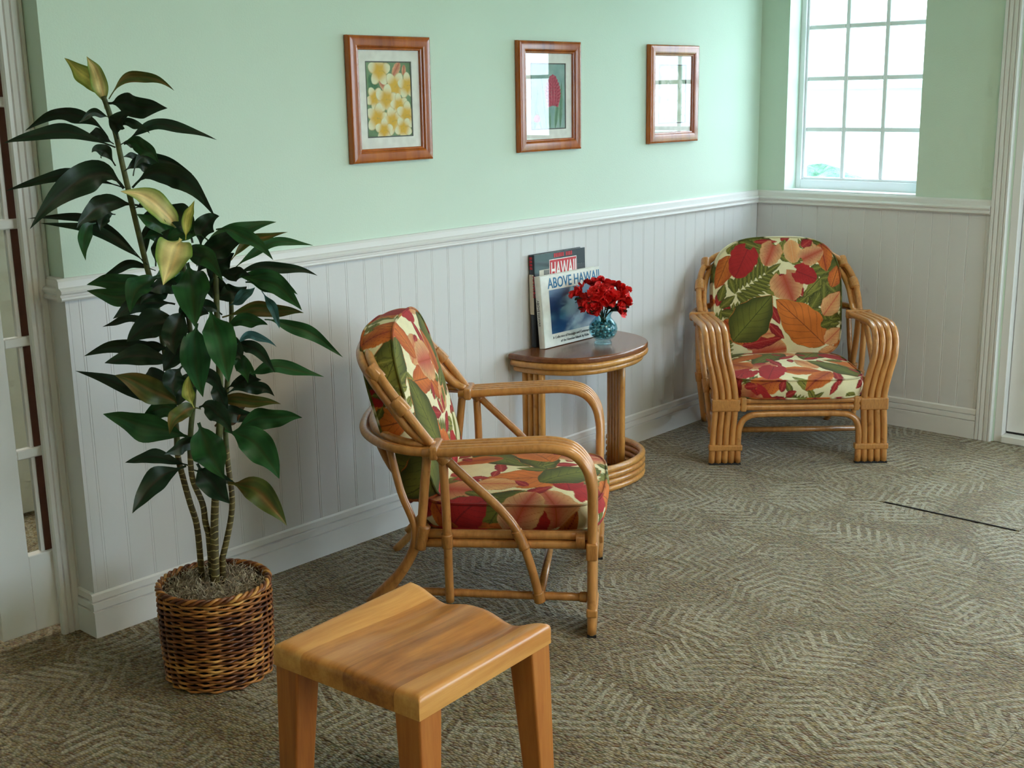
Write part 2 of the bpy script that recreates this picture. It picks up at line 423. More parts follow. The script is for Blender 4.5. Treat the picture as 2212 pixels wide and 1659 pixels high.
# returns round the free end of the back wall
prism_y('trim_3', [(XE-d, z) for d, z in RAIL], 0, YD, MAT['white_trim'], kind='structure')
prism_y('baseboard_end', [(XE-d, z) for d, z in BASE], 0, YD, MAT['white_trim'], kind='structure')
box('trim_4', (XE-.0105, -.0105, .09), (XE, YD, .99), MAT['wainscot'], kind='structure')

# casings: fluted flat boards
def casing_prof(w, d=.018):
    return [(0, 0), (0, d*.7), (.004, d), (w*.2, d), (w*.24, d*.72), (w*.28, d), (w*.47, d*.94), (w*.51, d*.66), (w*.55, d*.94), (w*.76, d), (w*.8, d*.72), (w*.84, d), (w-.004, d), (w, d*.7), (w, 0)]
prism_z('trim_5', [(XE-.072+a, YD+.012-b) for a, b in casing_prof(.072)], 0, 2.2, MAT['white_trim'], kind='structure')          # casing by the glazed door at left
prism_z('trim_6', [(-b, -1.145-a) for a, b in casing_prof(.072, .022)], 0, 2.17, MAT['white_trim'], kind='structure')             # casing by the entrance door
prism_z('trim_7', [(-b, DY0-.072+a) for a, b in casing_prof(.072, .022)], 0, 2.17, MAT['white_trim'], kind='structure')
prism_y('trim_8', [(-b, 2.1+a) for a, b in casing_prof(.072, .022)], DY0-.072, -1.145, MAT['white_trim'], kind='structure')

# ------------------------------------------------------------------ window
window = empty('window_1', (0, 0, 0), kind='structure')
XF = .105
def frame_rect(name, x0, x1, y0, y1, z0, z1, w, wb, mat, parent):
    box(name, (x0, y0, z0), (x1, y0+w, z1), mat, parent, .002, 1)
    box(name, (x0, y1-w, z0), (x1, y1, z1), mat, parent, .002, 1)
    box(name, (x0, y0+w, z0), (x1, y1-w, z0+wb), mat, parent, .002, 1)
    box(name, (x0, y0+w, z1-w), (x1, y1-w, z1), mat, parent, .002, 1)
frame_rect('window_frame', XF, XF+.045, WY0, WY1, WZ0, WZ1, .026, .044, MAT['vinyl'], window)
SY0, SY1, SZ0, SZ1 = WY0+.026, WY1-.026, WZ0+.044, WZ1-.026
frame_rect('sash_bead', XF+.012, XF+.04, SY0, SY1, SZ0, SZ1, .011, .011, MAT['vinyl'], window)
gy = [SY0+.011+(SY1-SY0-.022)*k/3 for k in range(4)]
gz = [SZ0+.011]+[1.334+.2335*k for k in range(4)]+[SZ1-.011]
for k in (1, 2): box('muntin', (XF+.018, gy[k]-.0105, gz[0]), (XF+.034, gy[k]+.0105, gz[-1]), MAT['vinyl'], window, .003, 1)
for z in gz[1:-1]:
    for k in range(3): box('muntin', (XF+.018, gy[k]+(.0105 if k else 0), z-.0105), (XF+.034, gy[k+1]-(.0105 if k < 2 else 0), z+.0105), MAT['vinyl'], window, .003, 1)
for k in range(3):
    for q in range(len(gz)-1): box('pane', (XF+.0245, gy[k]+.002, gz[q]+.002), (XF+.0275, gy[k+1]-.002, gz[q+1]-.002), MAT['pane'], window)
box('window_sill', (-.001, WY0, WZ0-.012), (XF, WY1, WZ0+.002), MAT['vinyl'], window)

# ------------------------------------------------------------------ entrance door at right
door = empty('door_1', (0, 0, 0), kind='structure')
box('door_jamb', (0, DY1-.034, 0), (WT, DY1, DZ1), MAT['door_white'], door, .002, 1)
box('door_jamb', (0, DY0, 0), (WT, DY0+.034, DZ1), MAT['door_white'], door, .002, 1)
box('door_jamb', (0, DY0+.034, DZ1-.034), (WT, DY1-.034, DZ1), MAT['door_white'], door, .002, 1)
box('threshold', (-.012, DY0+.034, 0), (WT, DY1-.034, .034), MAT['door_white'], door, .004, 1)
LX0, LX1 = .04, .084; ly0, ly1 = DY0+.037, DY1-.037
ST = .118
box('door_stile', (LX0, ly1-ST, .043), (LX1, ly1, DZ1-.037), MAT['door_white'], door, .003, 1)
box('door_stile', (LX0, ly0, .043), (LX1, ly0+ST, DZ1-.037), MAT['door_white'], door, .003, 1)
box('door_rail', (LX0, ly0+ST, .043), (LX1, ly1-ST, .30), MAT['door_white'], door, .003, 1)
box('door_rail', (LX0, ly0+ST, DZ1-.16), (LX1, ly1-ST, DZ1-.037), MAT['door_white'], door, .003, 1)
box('weather_strip', (LX0+.004, ly0, .034), (LX1-.004, ly1, .043), MAT['black'], door)
ga, gb, gc, gd = ly0+ST, ly1-ST, .30, DZ1-.16
py = [ga+(gb-ga)*k/3 for k in range(4)]; pz = [gc+(gd-gc)*k/5 for k in range(6)]
for k in (1, 2): box('muntin', (LX0+.01, py[k]-.01, gc), (LX1-.01, py[k]+.01, gd), MAT['door_white'], door, .003, 1)
for q in range(1, 5):
    for k in range(3): box('muntin', (LX0+.01, py[k]+(.01 if k else 0), pz[q]-.01), (LX1-.01, py[k+1]-(.01 if k < 2 else 0), pz[q]+.01), MAT['door_white'], door, .003, 1)
for k in range(3):
    for q in range(5): box('pane', (.0605, py[k]+.002, pz[q]+.002), (.0635, py[k+1]-.002, pz[q+1]-.002), MAT['pane'], door)
tube('door_handle', [(LX0, ly0+.06, 1.0), (LX0-.05, ly0+.06, 1.0), (LX0-.055, ly0+.08, 1.0), (LX0-.055, ly0+.17, 1.0)], .009, MAT['brass'], door)

# front windows behind the camera
for i, (a, b) in enumerate(FW):
    w = empty('window_%d' % (i+2), (0, 0, 0), kind='structure')
    for lo, hi in (((a, RY0-.1, .75), (a+.05, RY0-.05, 2.3)), ((b-.05, RY0-.1, .75), (b, RY0-.05, 2.3)), ((a+.05, RY0-.1, .75), (b-.05, RY0-.05, .80)), ((a+.05, RY0-.1, 2.25), (b-.05, RY0-.05, 2.3)), (((a+b)/2-.02, RY0-.1, .8), ((a+b)/2+.02, RY0-.05, 2.25))):
        box('window_frame', lo, hi, MAT['vinyl'], w, .003, 1)
    box('pane', (a+.05, RY0-.078, .8), ((a+b)/2-.02, RY0-.072, 2.25), MAT['pane'], w)
    box('pane', ((a+b)/2+.02, RY0-.078, .8), (b-.05, RY0-.072, 2.25), MAT['pane'], w)

w = empty('window_3', (0, 0, 0), kind='structure')  # unseen window added to bring more daylight from the right
for ya, yb in ((-5.65, -4.9), (-4.9, -4.1), (-4.1, -3.35)):
    frame_rect('window_frame', .08, .13, ya, yb, .5, 2.3, .04, .04, MAT['vinyl'], w)
    box('pane', (.103, ya+.04, .54), (.107, yb-.04, 2.26), MAT['pane'], w)

# ------------------------------------------------------------------ glazed door leaf at left
gdoor = empty('door_2', (0, 0, 0), kind='structure')
Y0, Y1 = .098, .132
X0d, X1d = -3.852, -3.672
ZB = .03; ZT = 2.1; GZ = .258
box('door_stile', (X0d, Y0, ZB), (-3.752, Y1, ZT), MAT['door_white'], gdoor, .002, 1)
box('door_rail', (-3.752, Y0, ZB), (X1d, Y1, GZ), MAT['door_white'], gdoor, .002, 1)
box('door_rail', (-3.752, Y0, 1.98), (X1d, Y1, ZT), MAT['door_white'], gdoor, .002, 1)
box('door_stile', (X1d-.022, Y0+.012, GZ), (X1d, Y1, 1.98), MAT['dark_brown'], gdoor, .001, 1)
box('glazing_bead', (-3.706, Y0+.014, GZ), (X1d-.022, Y1-.004, 1.98), MAT['door_white'], gdoor, .001, 1)
mz = [.556, .874, 1.198, 1.52, 1.84]
for z in mz: box('muntin', (-3.752, Y0, z-.0135), (X1d, Y1-.006, z+.0135), MAT['door_white'], gdoor, .003, 1)
zz = [GZ]+mz+[1.98]
for a, b in zip(zz, zz[1:]): box('pane', (-3.7515, .116, a+.004), (-3.7065, .119, b-.004), MAT['pane'], gdoor)

# ------------------------------------------------------------------ painted prints (flat pattern as colour attribute)
def set_print(me, col):
    a = me.color_attributes.new('print', 'FLOAT_COLOR', 'POINT')
    a.data.foreach_set('color', np.hstack([col, np.ones((len(col), 1))]).astype(np.float32).ravel())

def smooth(e0, e1, x):
    t = np.clip((x-e0)/(e1-e0), 0, 1); return t*t*(3-2*t)

def blend(col, mask, c):
    m = np.asarray(mask)[:, None]; col[:] = col*(1-m)+np.asarray(c)*m

def wob(P, f, s): return np.sin(P[:, 0]*f+s)*np.sin(P[:, 1]*f*1.13+s*1.7)

def fbm(P, sc_, seed, oct_=5):
    r = np.random.default_rng(seed); out = np.zeros(len(P)); amp = 1.; tot = 0
    for o in range(oct_):
        n = int(4*2**o)+2; g = r.random((n, n)); q = P*sc_*(2**o)/4*4; q = np.mod(q, n-1.001); i = q.astype(int); f = q-i; f = f*f*(3-2*f)
        a = g[i[:, 1], i[:, 0]]*(1-f[:, 0])+g[i[:, 1], i[:, 0]+1]*f[:, 0]; b = g[i[:, 1]+1, i[:, 0]]*(1-f[:, 0])+g[i[:, 1]+1, i[:, 0]+1]*f[:, 0]
        out += amp*(a*(1-f[:, 1])+b*f[:, 1]); tot += amp; amp *= .55
    return out/tot

def leaf_motif(col, P, base, tip, wid, c1, c2, vein, shape='lance', edge=None, veins=9, px=.0012):
    """one printed leaf from base to tip; c1 near the rib, c2 towards the rim"""
    b, t = np.array(base, float), np.array(tip, float); d = t-b; L = np.linalg.norm(d); d /= L; n = np.array([-d[1], d[0]])
    Q = P-b; s = (Q@d)/L; w = Q@n
    near = (s > -.3) & (s < 1.05) & (np.abs(w) < wid)
    if not near.any(): return
    i = np.where(near)[0]; s = s[i]; w = w[i]; p = P[i]
    sc_ = np.clip(s, 0, 1)
    if shape == 'heart':
        hw = wid/2*np.sqrt(np.clip(1-((s-.32)/.70)**2, 0, 1))*np.where(s < .32, 1, .96)
        hw = np.where(s < .32, wid/2*np.sqrt(np.clip(1-((s-.32)/.50)**2, 0, 1)), hw)
        notch = (s < 0) & (np.abs(w) < wid*.10+(-s)*wid*.35); inside = (np.abs(w) < hw) & ~notch
    elif shape == 'round':
        hw = wid/2*np.sqrt(np.clip(1-((s-.5)/.5)**2, 0, 1)); inside = np.abs(w) < hw
    else:
        hw = wid/2*np.sin(math.pi*sc_**.8)**.85; inside = (np.abs(w) < hw) & (s > 0) & (s < 1)
    hw = hw*(1+.05*np.sin(s*23+wid*900)); inside &= np.abs(w) < np.maximum(hw, 1e-6)
    m = smooth(0, px*1.5, hw-np.abs(w))*inside
    q = np.clip(np.abs(w)/np.maximum(hw, 1e-6), 0, 1)
    c = np.asarray(c1)*(1-q[:, None])+np.asarray(c2)*q[:, None]
    c = c*(.78+.42*fbm(p+5., 16., int(wid*1e4) % 97, 4)[:, None]+.10*np.sin(q*6+s*9)[:, None]*q[:, None])
    vn = np.abs(np.sin(math.pi*veins*(s-q*.32)))
    vm = (1-smooth(.06, .24, vn))*.55*(q < .92)
    vm = np.maximum(vm, 1-smooth(px*.6, px*1.8, np.abs(w)))
    c = c*(1-vm[:, None])+np.asarray(vein)*vm[:, None]
    if edge is not None:
        em = (1-smooth(px*1.0, px*3.5, hw-np.abs(w)))*inside
        c = c*(1-em[:, None])+np.asarray(edge)*em[:, None]
    col[i] = col[i]*(1-m[:, None])+c*m[:, None]

K = {k: np.array(lin(v)) for k, v in dict(cream=(228, 217, 176), orange=(206, 112, 44), rust=(170, 78, 34), red=(170, 36, 38), maroon=(118, 26, 34),
     green=(116, 116, 44), dgreen=(58, 64, 26), olive=(140, 134, 62), peach=(206, 134, 80), pale=(216, 168, 116), pink=(184, 76, 62), brown=(110, 58, 28), sage=(128, 130, 84)).items()}
def mot(kind, b, t, w):
    o = dict(red=('red', 'red', 'maroon', 'heart', None), orange=('orange', 'rust', 'brown', 'lance', 'rust'), bigorange=('orange', 'orange', 'brown', 'lance', 'green'),
             peach=('pink', 'pale', 'rust', 'heart', 'peach'), peachl=('peach', 'pale', 'pink', 'lance', 'rust'), rust=('rust', 'orange', 'maroon', 'lance', None),
             bigreen=('green', 'dgreen', 'dgreen', 'lance', 'orange'), leaf=('green', 'dgreen', 'olive', 'lance', None), leaf2=('olive', 'green', 'dgreen', 'lance', None),
             redl=('red', 'maroon', 'pink', 'lance', None), oval=('peach', 'pale', 'pale', 'round', None))[kind]
    return dict(base=b, tip=t, wid=w, c1=K[o[0]], c2=K[o[1]], vein=K[o[2]], shape=o[3], edge=None if o[4] is None else K[o[4]], veins=7 if w > .06 else 5)
def frond(b, t, n, L, w, k='leaf'):
    b, t = np.array(b, float), np.array(t, float); d = t-b; ln = np.linalg.norm(d); d /= ln; nn = np.array([-d[1], d[0]]); out = []
    for i in range(n):
        f = (i+.5)/n; c = b+d*ln*f; l = L*(1-.55*f)*(.7+.6*f*(1-f)*2)
        for s in (-1, 1):
            e = c+(d*.62+nn*s*.8)*l; out.append(mot(k, tuple(c), tuple(e), w))
    out.append(mot(k, tuple(t-d*.01), tuple(t+d*L*.6), w)); return out

def paint_fabric(P, motifs):
    col = np.tile(K['cream'], (len(P), 1)); col *= 1+.03*wob(P, 90, 1.)[:, None]
    for m in motifs: leaf_motif(col, P, **m)
    return np.clip(col, 0, 1)

def random_motifs(seed, x0, x1, y0, y1, n=26):
    r = random.Random(seed); out = []
    for _ in range(9):
        b = (r.uniform(x0, x1), r.uniform(y0, y1)); a = r.uniform(0, 6.28); out += frond(b, (b[0]+.17*math.cos(a), b[1]+.17*math.sin(a)), 8, .075, .02)
    pts = []
    for _ in range(900):
        p = (r.uniform(x0, x1), r.uniform(y0, y1))
        if all((p[0]-q[0])**2+(p[1]-q[1])**2 > .076**2 for q in pts): pts.append(p)
        if len(pts) >= n: break
    kinds = ['leaf', 'rust', 'leaf2', 'redl', 'bigreen', 'peachl', 'peach', 'red', 'leaf', 'peach', 'redl', 'bigreen', 'rust', 'orange', 'bigorange', 'leaf2', 'red', 'redl', 'leaf']; r.shuffle(kinds)
    for i, p in enumerate(pts):
        k = kinds[i % len(kinds)]; a = r.uniform(0, 6.28)
        L, w = dict(bigorange=(.28, .155), bigreen=(.27, .14), red=(.135, .12), peach=(.15, .14), orange=(.19, .09), rust=(.17, .09), peachl=(.15, .085), oval=(.10, .075)).get(k, (.11, .042))
        out.append(mot(k, (p[0]-L/2*math.cos(a), p[1]-L/2*math.sin(a)), (p[0]+L/2*math.cos(a), p[1]+L/2*math.sin(a)), w))
        for q in range(2):
            a2 = a+r.uniform(1.2, 5); e = (p[0]+.1*math.cos(a2), p[1]+.1*math.sin(a2)); s = (p[0]+.04*math.cos(a2), p[1]+.04*math.sin(a2))
            if k in ('leaf', 'leaf2', 'redl'): out.append(mot(k, s, e, .032))
    return out

def back_motifs():
    """front of the back cushion of the corner chair, laid out as in the picture"""
    def c(x, y): return ((x-710)/820*.56, .045+(800-y)/700*.485)
    g = 820/.56
    L = []
    L += frond(c(420, 470), c(640, 330), 8, .125, .028) + frond(c(900, 300), c(1040, 420), 4, .085, .04) + frond(c(1000, 720), c(1060, 620), 3, .08, .035)
    for k, b, t, w in (('leaf', (600, 105), (700, 150), 60), ('leaf2', (390, 205), (440, 120), 60), ('redl', (735, 118), (800, 100), 50), ('leaf', (950, 100), (1010, 160), 60), ('leaf', (460, 118), (600, 172), 62), ('leaf', (425, 235), (455, 130), 60), ('leaf', (720, 200), (770, 115), 60), ('leaf2', (700, 240), (760, 120), 70),
                       ('redl', (560, 128), (720, 128), 40), ('redl', (870, 165), (950, 110), 70),
                       ('leaf', (330, 510), (365, 400), 60), ('leaf', (335, 580), (455, 606), 64), ('leaf', (330, 555), (430, 475), 60), ('leaf', (395, 360), (430, 470), 56), ('leaf', (440, 470), (520, 540), 50),
                       ('leaf', (890, 490), (1005, 420), 70), ('leaf', (915, 570), (1000, 440), 90), ('leaf', (910, 590), (992, 570), 50), ('leaf', (1005, 520), (1010, 390), 55), ('leaf', (820, 545), (893, 490), 60), ('leaf2', (890, 470), (985, 370), 60),
                       ('oval', (800, 118), (815, 272), 118), ('peach', (690, 150), (630, 285), 150), ('rust', (1000, 140), (1030, 330), 125), ('orange', (400, 215), (305, 432), 125),
                       ('red', (520, 175), (432, 358), 185), ('peach', (870, 250), (1008, 185), 130), ('peach', (740, 350), (800, 515), 225), ('red', (825, 325), (958, 378), 140),
                       ('orange', (1060, 430), (1118, 280), 95), ('peachl', (1000, 612), (1122, 455), 130), ('redl', (655, 545), (715, 668), 62), ('redl', (470, 800), (745, 745), 90), ('peachl', (580, 730), (720, 720), 60), ('redl', (640, 660), (745, 760), 60),
                       ('bigreen', (410, 770), (668, 478), 260), ('bigorange', (1010, 800), (690, 505), 255), ('peachl', (1010, 790), (1120, 690), 110), ('leaf', (980, 680), (1060, 650), 60)):
        L.append(mot(k, c(*b), c(*t), w/g))
    return L

def cushion(name, outline, half, crown_f, crown_b, motifs, motifs_b, mat, parent, rf=104, rb=40, nb=30, xf=None):
    """boxed cushion: outline (N,2) in its own plane, normal +w; xf maps (a,b,w) to parent coords"""
    O = np.asarray(outline, float); N = len(O); cen = O.mean(0); D = O-cen
    V, P2, side = [], [], []
    nrm = D/np.linalg.norm(D, axis=1)[:, None]
    def ring(rho, w, out=0.):
        V.append(np.column_stack([cen+D*rho+nrm*out, np.full(N, 0.)+w]))
    for i in range(rf+1):
        rho = max(.004, i/rf); ring(rho, half+crown_f*(1-rho**2.6)); P2.append(cen+D*rho); side.append(0)
    for i in range(1, nb):
        t = i/nb; w = half*(1-2*t); ring(1, w, .010*math.sin(math.pi*t)); P2.append(cen+D+nrm*(t*half*2)); side.append(0)
    for i in range(rb+1):
        rho = max(.004, 1-i/rb); ring(rho, -half-crown_b*(1-rho**2.6)); P2.append(cen+D*rho+np.array([.013, .021])); side.append(1)
    nr = len(V); V = np.vstack(V); P2s = np.array(P2); col = np.zeros((nr*N, 3))
    f = [i for i in range(nr) if side[i] == 0]; b = [i for i in range(nr) if side[i] == 1]
    col[:len(f)*N] = paint_fabric(P2s[f].reshape(-1, 2), motifs); col[len(f)*N:] = paint_fabric(P2s[b].reshape(-1, 2), motifs_b)
    W = xf(V) if xf else V
    idx = np.arange(nr*N).reshape(nr, N); a0 = idx[:-1]; a1 = idx[1:]
    Fq = np.stack([a0, a1, np.roll(a1, -1, 1), np.roll(a0, -1, 1)], -1).reshape(-1, 4)
    me = bpy.data.meshes.new(name); me.vertices.add(len(W)); me.vertices.foreach_set('co', W.astype(np.float32).ravel())
    me.loops.add(Fq.size); me.loops.foreach_set('vertex_index', Fq.ravel().astype(np.int32))
    me.polygons.add(len(Fq)); me.polygons.foreach_set('loop_start', np.arange(0, Fq.size, 4, dtype=np.int32)); me.polygons.foreach_set('loop_total', np.full(len(Fq), 4, np.int32))
    me.update(calc_edges=True); me.validate(); set_print(me, col); me.shade_smooth(); me.materials.append(mat)
    o = link(bpy.data.objects.new(name, me), parent)
    st = max(1, N//120)
    for w in (half, -half):
        pp = np.column_stack([cen+D*1.004, np.full(N, w)])[::st]; pw = xf(pp) if xf else pp
        Vt, Ft = tube_data(pw, .0042, 6, True)
        q = mesh_obj('piping', Vt, Ft, mat, o, True)
        set_print(q.data, np.repeat(paint_fabric(pp[:, :2]*1.02, motifs), 6, 0)*.8)
    return o

def rrect(hw, y0, y1, n, exp=5., bulge=0., N=640):
    a = np.linspace(0, 2*math.pi, N, endpoint=False); c, s = np.cos(a), np.sin(a)
    r = (np.abs(c)**exp+np.abs(s)**exp)**(-1/exp); x = hw*r*c; y = (y0+y1)/2+(y1-y0)/2*r*s
    y = y-bulge*np.clip(-r*s, 0, 1)*(1-(x/hw)**2); return np.column_stack([x, y])
def arch(hw, h, N=640):
    """back cushion outline: straight foot, fully rounded head"""
    a = np.linspace(0, 2*math.pi, N, endpoint=False); c, s = np.cos(a), np.sin(a)
    e = np.where(s > 0, 3.3, 6.); r = (np.abs(c)**e+np.abs(s)**e)**(-1/e)
    x = hw*r*c; y = np.where(s > 0, h*.42+h*.58*r*s, h*.42+h*.42*r*s); x = x*(1-.06*np.clip(1-y/h, 0, 1)); return np.column_stack([x, y])

# ------------------------------------------------------------------ rattan armchair
RP = .0135
def armchair(loc, deg, label, seed, back_m):
    root = empty('rattan_armchair', (*loc, 0), math.radians(deg), label=label, cat='armchair', group='rattan armchairs with tropical print cushions')
    R_, W_ = MAT['rattan'], MAT['rattan_wrap']
    for s in (-1, 1):
        for k in range(4):
            q = .027*k
            tube('arm_pole', [(s*(.358-q), 0, .006), (s*(.353-q), 0, .14), (s*(.346-q), 0, .28), (s*(.362-q), -.002, .38), (s*(.380-q), .0, .455), (s*(.386-q), .014, .510), (s*(.388-q), .048, .550), (s*(.389-q), .105, .567), (s*(.390-q), .25, .562), (s*(.386-q*.96), .47, .548)], RP, R_, root, 5, 10)
        box('leg_band', (s*.305-.058, -.0165, .229), (s*.305+.058, .0165, .281), W_, root, .006, 3)
        box('leg_band', (s*.302-.070, -.0160, .060), (s*.302+.070, .0160, .086), W_, root, .006, 3)
        box('foot_pad', (s*.304-.066, -.013, 0), (s*.304+.066, .013, .008), MAT['black'], root)
        box('arm_binding', (s*.345-.056, .425, .531), (s*.345+.056, .452, .569), W_, root, .008, 3)
        tube('rear_leg', [(s*.352, .462, .545), (s*.350, .474, .44), (s*.342, .487, .33), (s*.335, .50, .27), (s*.322, .555, .165), (s*.302, .635, .065), (s*.286, .70, .0)], RP, R_, root, 5, 10)
        tube('side_post', [(s*.366, .418, .552), (s*.364, .413, .42), (s*.358, .411, .29), (s*.345, .412, .18), (s*.332, .413, .085)], RP*.95, R_, root, 5, 10)
        tube('side_brace', [(s*.366, .425, .548), (s*.366, .395, .515), (s*.366, .33, .452), (s*.364, .262, .386), (s*.361, .222, .335), (s*.357, .200, .29), (s*.348, .172, .2), (s*.335, .150, .095)], RP*.95, R_, root, 5, 10)
        for z in (.297, .2695): tube('side_rail', [(s*.333, .0, z), (s*.333, .25, z-.002), (s*.333, .49, z-.004)], RP, R_, root, 3, 10)
        tube('side_stretcher', [(s*.328, .0, .107), (s*.322, .3, .107), (s*.308, .60, .107)], RP*.9, R_, root, 3, 10)
        # cane bindings at the joints
        for a, b, r in (((s*.345, .478, .32), (s*.338, .495, .25), 1.3), ((s*.361, .412, .302), (s*.355, .412, .262), 1.2), ((s*.360, .213, .318), (s*.354, .19, .262), 1.2), ((s*.338, .156, .122), (s*.334, .150, .094), 1.25),
                        ((s*.333, .02, .283), (s*.333, .045, .283), 2.05), ((s*.328, .016, .107), (s*.327, .035, .107), 1.15), ((s*.366, .43, .55), (s*.366, .405, .518), 1.5)):
            pts = catmull([a, ((np.array(a)+b)/2).tolist(), b], 8); rr = RP*r*(1+.04*np.cos(np.arange(len(pts))*math.pi))
            V, F = tube_data(pts, rr, 12); mesh_obj('cane_binding', V, F, W_, root, True)
    for z in (.2725, .2445): tube('front_rail', [(-.30, 0, z), (0, -.002, z), (.30, 0, z)], RP, R_, root, 3, 10)
    for s in (-1, 1): box('rail_binding', (s*.232-.012, -.017, .228), (s*.232+.012, .017, .288), W_, root, .006, 3)
    tube('apron_arch', [(-.25, 0, .006), (-.250, 0, .11), (-.246, 0, .155), (-.230, 0, .190), (-.20, 0, .209), (-.16, 0, .214), (0, 0, .2145), (.16, 0, .214), (.20, 0, .209), (.230, 0, .190), (.246, 0, .155), (.250, 0, .11), (.25, 0, .006)], RP, R_, root, 4, 10)
    tube('cross_stretcher', [(-.335, .150, .107), (.335, .150, .107)], RP*.9, R_, root, 3, 10)
    tube('back_rail', [(-.335, .492, .283), (0, .505, .283), (.335, .492, .283)], RP, R_, root, 5, 10)
    for dy, dz, w in ((0, 0, 1), (-.026, .012, .92)):
        tube('back_loop', [(-.376*w, .44, .548+dz), (-.370*w, .52+dy*.3, .552+dz), (-.325*w, .60+dy*.7, .558+dz), (-.21*w, .672+dy, .563+dz), (0, .700+dy, .566+dz), (.21*w, .672+dy, .563+dz), (.325*w, .60+dy*.7, .558+dz), (.370*w, .52+dy*.3, .552+dz), (.376*w, .44, .548+dz)], RP, R_, root, 6, 10)
    for dy, dz, w in ((0, 0, 1), (.026, -.006, .985), (.008, -.027, .93)):
        H = [(-.352*w, .448+dy*.4, .562), (-.354*w, .485+dy, .612+dz), (-.345*w, .545+dy, .690+dz), (-.315*w, .598+dy, .752+dz), (-.252*w, .638+dy, .793+dz), (-.14*w, .658+dy, .812+dz), (0, .663+dy, .816+dz)]
        tube('back_hoop', H+[(-x, y, z) for x, y, z in H[-2::-1]], RP*.97, R_, root, 6, 10)
    for s in (-1, 1):
        tube('back_spindle', [(s*.10, .680, .56), (s*.10, .62, .42), (s*.095, .505, .283)], RP*.9, R_, root, 5, 8)
        tube('back_spindle', [(s*.335, .575, .555), (s*.338, .545, .42), (s*.338, .507, .30), (s*.328, .54, .2), (s*.300, .66, .062)], RP*.9, R_, root, 5, 8)
        for x, y, z in ((.346, .530, .668), (.310, .607, .755)):
            pts = catmull([(s*x, y-.01, z-.014), (s*x*.995, y+.006, z+.004), (s*x*.985, y+.022, z+.02)], 6); V, F = tube_data(pts, RP*1.6, 12); mesh_obj('cane_binding', V, F, W_, root, True)
    box('seat_deck', (-.32, .02, .274), (.32, .49, .284), MAT['dark_brown'], root)
    # cushions
    so = rrect(.272, -.012, .505, 5, 6., .018)
    cushion('seat_cushion', so, .038, .034, .0, random_motifs(seed, -.4, .4, -.2, .7, 90), random_motifs(seed+1, -.4, .4, -.2, .7, 12), MAT['fabric'], root, 96, 12, 32,
            lambda V: np.column_stack([V[:, 0], V[:, 1], V[:, 2]+.324]))
    lean = math.radians(15.4); up = np.array([0, math.sin(lean), math.cos(lean)]); nf = np.array([0, -math.cos(lean), math.sin(lean)]); o0 = np.array([0, .494, .352])
    cushion('back_cushion', arch(.292, .53), .048, .036, .020, back_m, random_motifs(seed+2, -.4, .4, -.1, .7, 84), MAT['fabric'], root, 110, 60, 32,
            lambda V: o0+np.outer(V[:, 0], [1, 0, 0])+np.outer(V[:, 1], up)+np.outer(V[:, 2], nf))
    return root
armchair((-2.41, -.90), 36.1, 'rattan armchair with tropical cushions, seen from its side beside the potted plant', 21, random_motifs(31, -.45, .45, -.15, .75, 110))
armchair((-.831, -.726), -48.6, 'rattan armchair with tropical cushions in the corner, facing out below the window', 45, random_motifs(77, -.45, .45, -.15, .75, 40)+back_motifs())

# ------------------------------------------------------------------ half-round side table
def dshape(cx, y0, hw, dep, e=2.5, n=48):
    out = []
    for i in range(n+1):
        a = math.pi*i/n; c, s = math.cos(a), math.sin(a); r = (abs(c)**e+abs(s)**e)**(-1/e)
        out.append((cx-hw*r*c, y0-dep*r*s))
    return out
TC = (-1.535, -.032); tbl = empty('half_round_table', (TC[0], TC[1]-.15, 0), label='half-round rattan side table with dark wooden top against the wall', cat='side table')
def tb(o): o.matrix_parent_inverse = tbl.matrix_world.inverted() if False else Matrix.Translation((-TC[0], -TC[1]+.15, 0)); return o
bm = bmesh.new(); pr_ = dshape(TC[0], TC[1], .315, .335); vs = [bm.verts.new((x, y, .527)) for x, y in pr_]
f = bm.faces.new(vs); r = bmesh.ops.extrude_face_region(bm, geom=[f]); bmesh.ops.translate(bm, verts=[v for v in r['geom'] if isinstance(v, bmesh.types.BMVert)], vec=(0, 0, .023))
bmesh.ops.recalc_face_normals(bm, faces=bm.faces); es = [e for e in bm.edges if abs(e.verts[0].co.z-e.verts[1].co.z) < 1e-6]
bmesh.ops.bevel(bm, geom=es, offset=.007, segments=3, profile=.5, affect='EDGES', clamp_overlap=True)
tb(bm_obj('table_top', bm, MAT['table_top'], tbl))
for k, (z, ins) in enumerate(((.5145, .012), (.4895, .030))):
    tb(tube('apron_hoop', [(x, y, z) for x, y in dshape(TC[0], TC[1]-.01, .315-ins, .325-ins, 2.5, 28)], .0135, MAT['table_rattan'], tbl, 2, 10))
for k in range(4):
    tb(tube('base_hoop', [(x, y, .0135+.0262*k) for x, y in dshape(TC[0], TC[1]-.02, .285, .305, 2.4, 28)], .0135, MAT['table_rattan'], tbl, 2, 10))
tb(prism_z('base_board', dshape(TC[0], TC[1]-.02, .275, .295, 2.4, 28), .004, .014, MAT['table_top'], tbl))
for x0, y0, dx, dy, nk in ((-1.800, -.075, .0, -.0272, 4), (-1.350, -.142, -.0125, -.0242, 5)):
    for k in range(nk):
        x, y = x0+dx*k, y0+dy*k
        tb(tube('column_pole', [(x, y, .014), (x, y, .25), (x, y, .51)], .0137, MAT['table_rattan'], tbl, 2, 10))

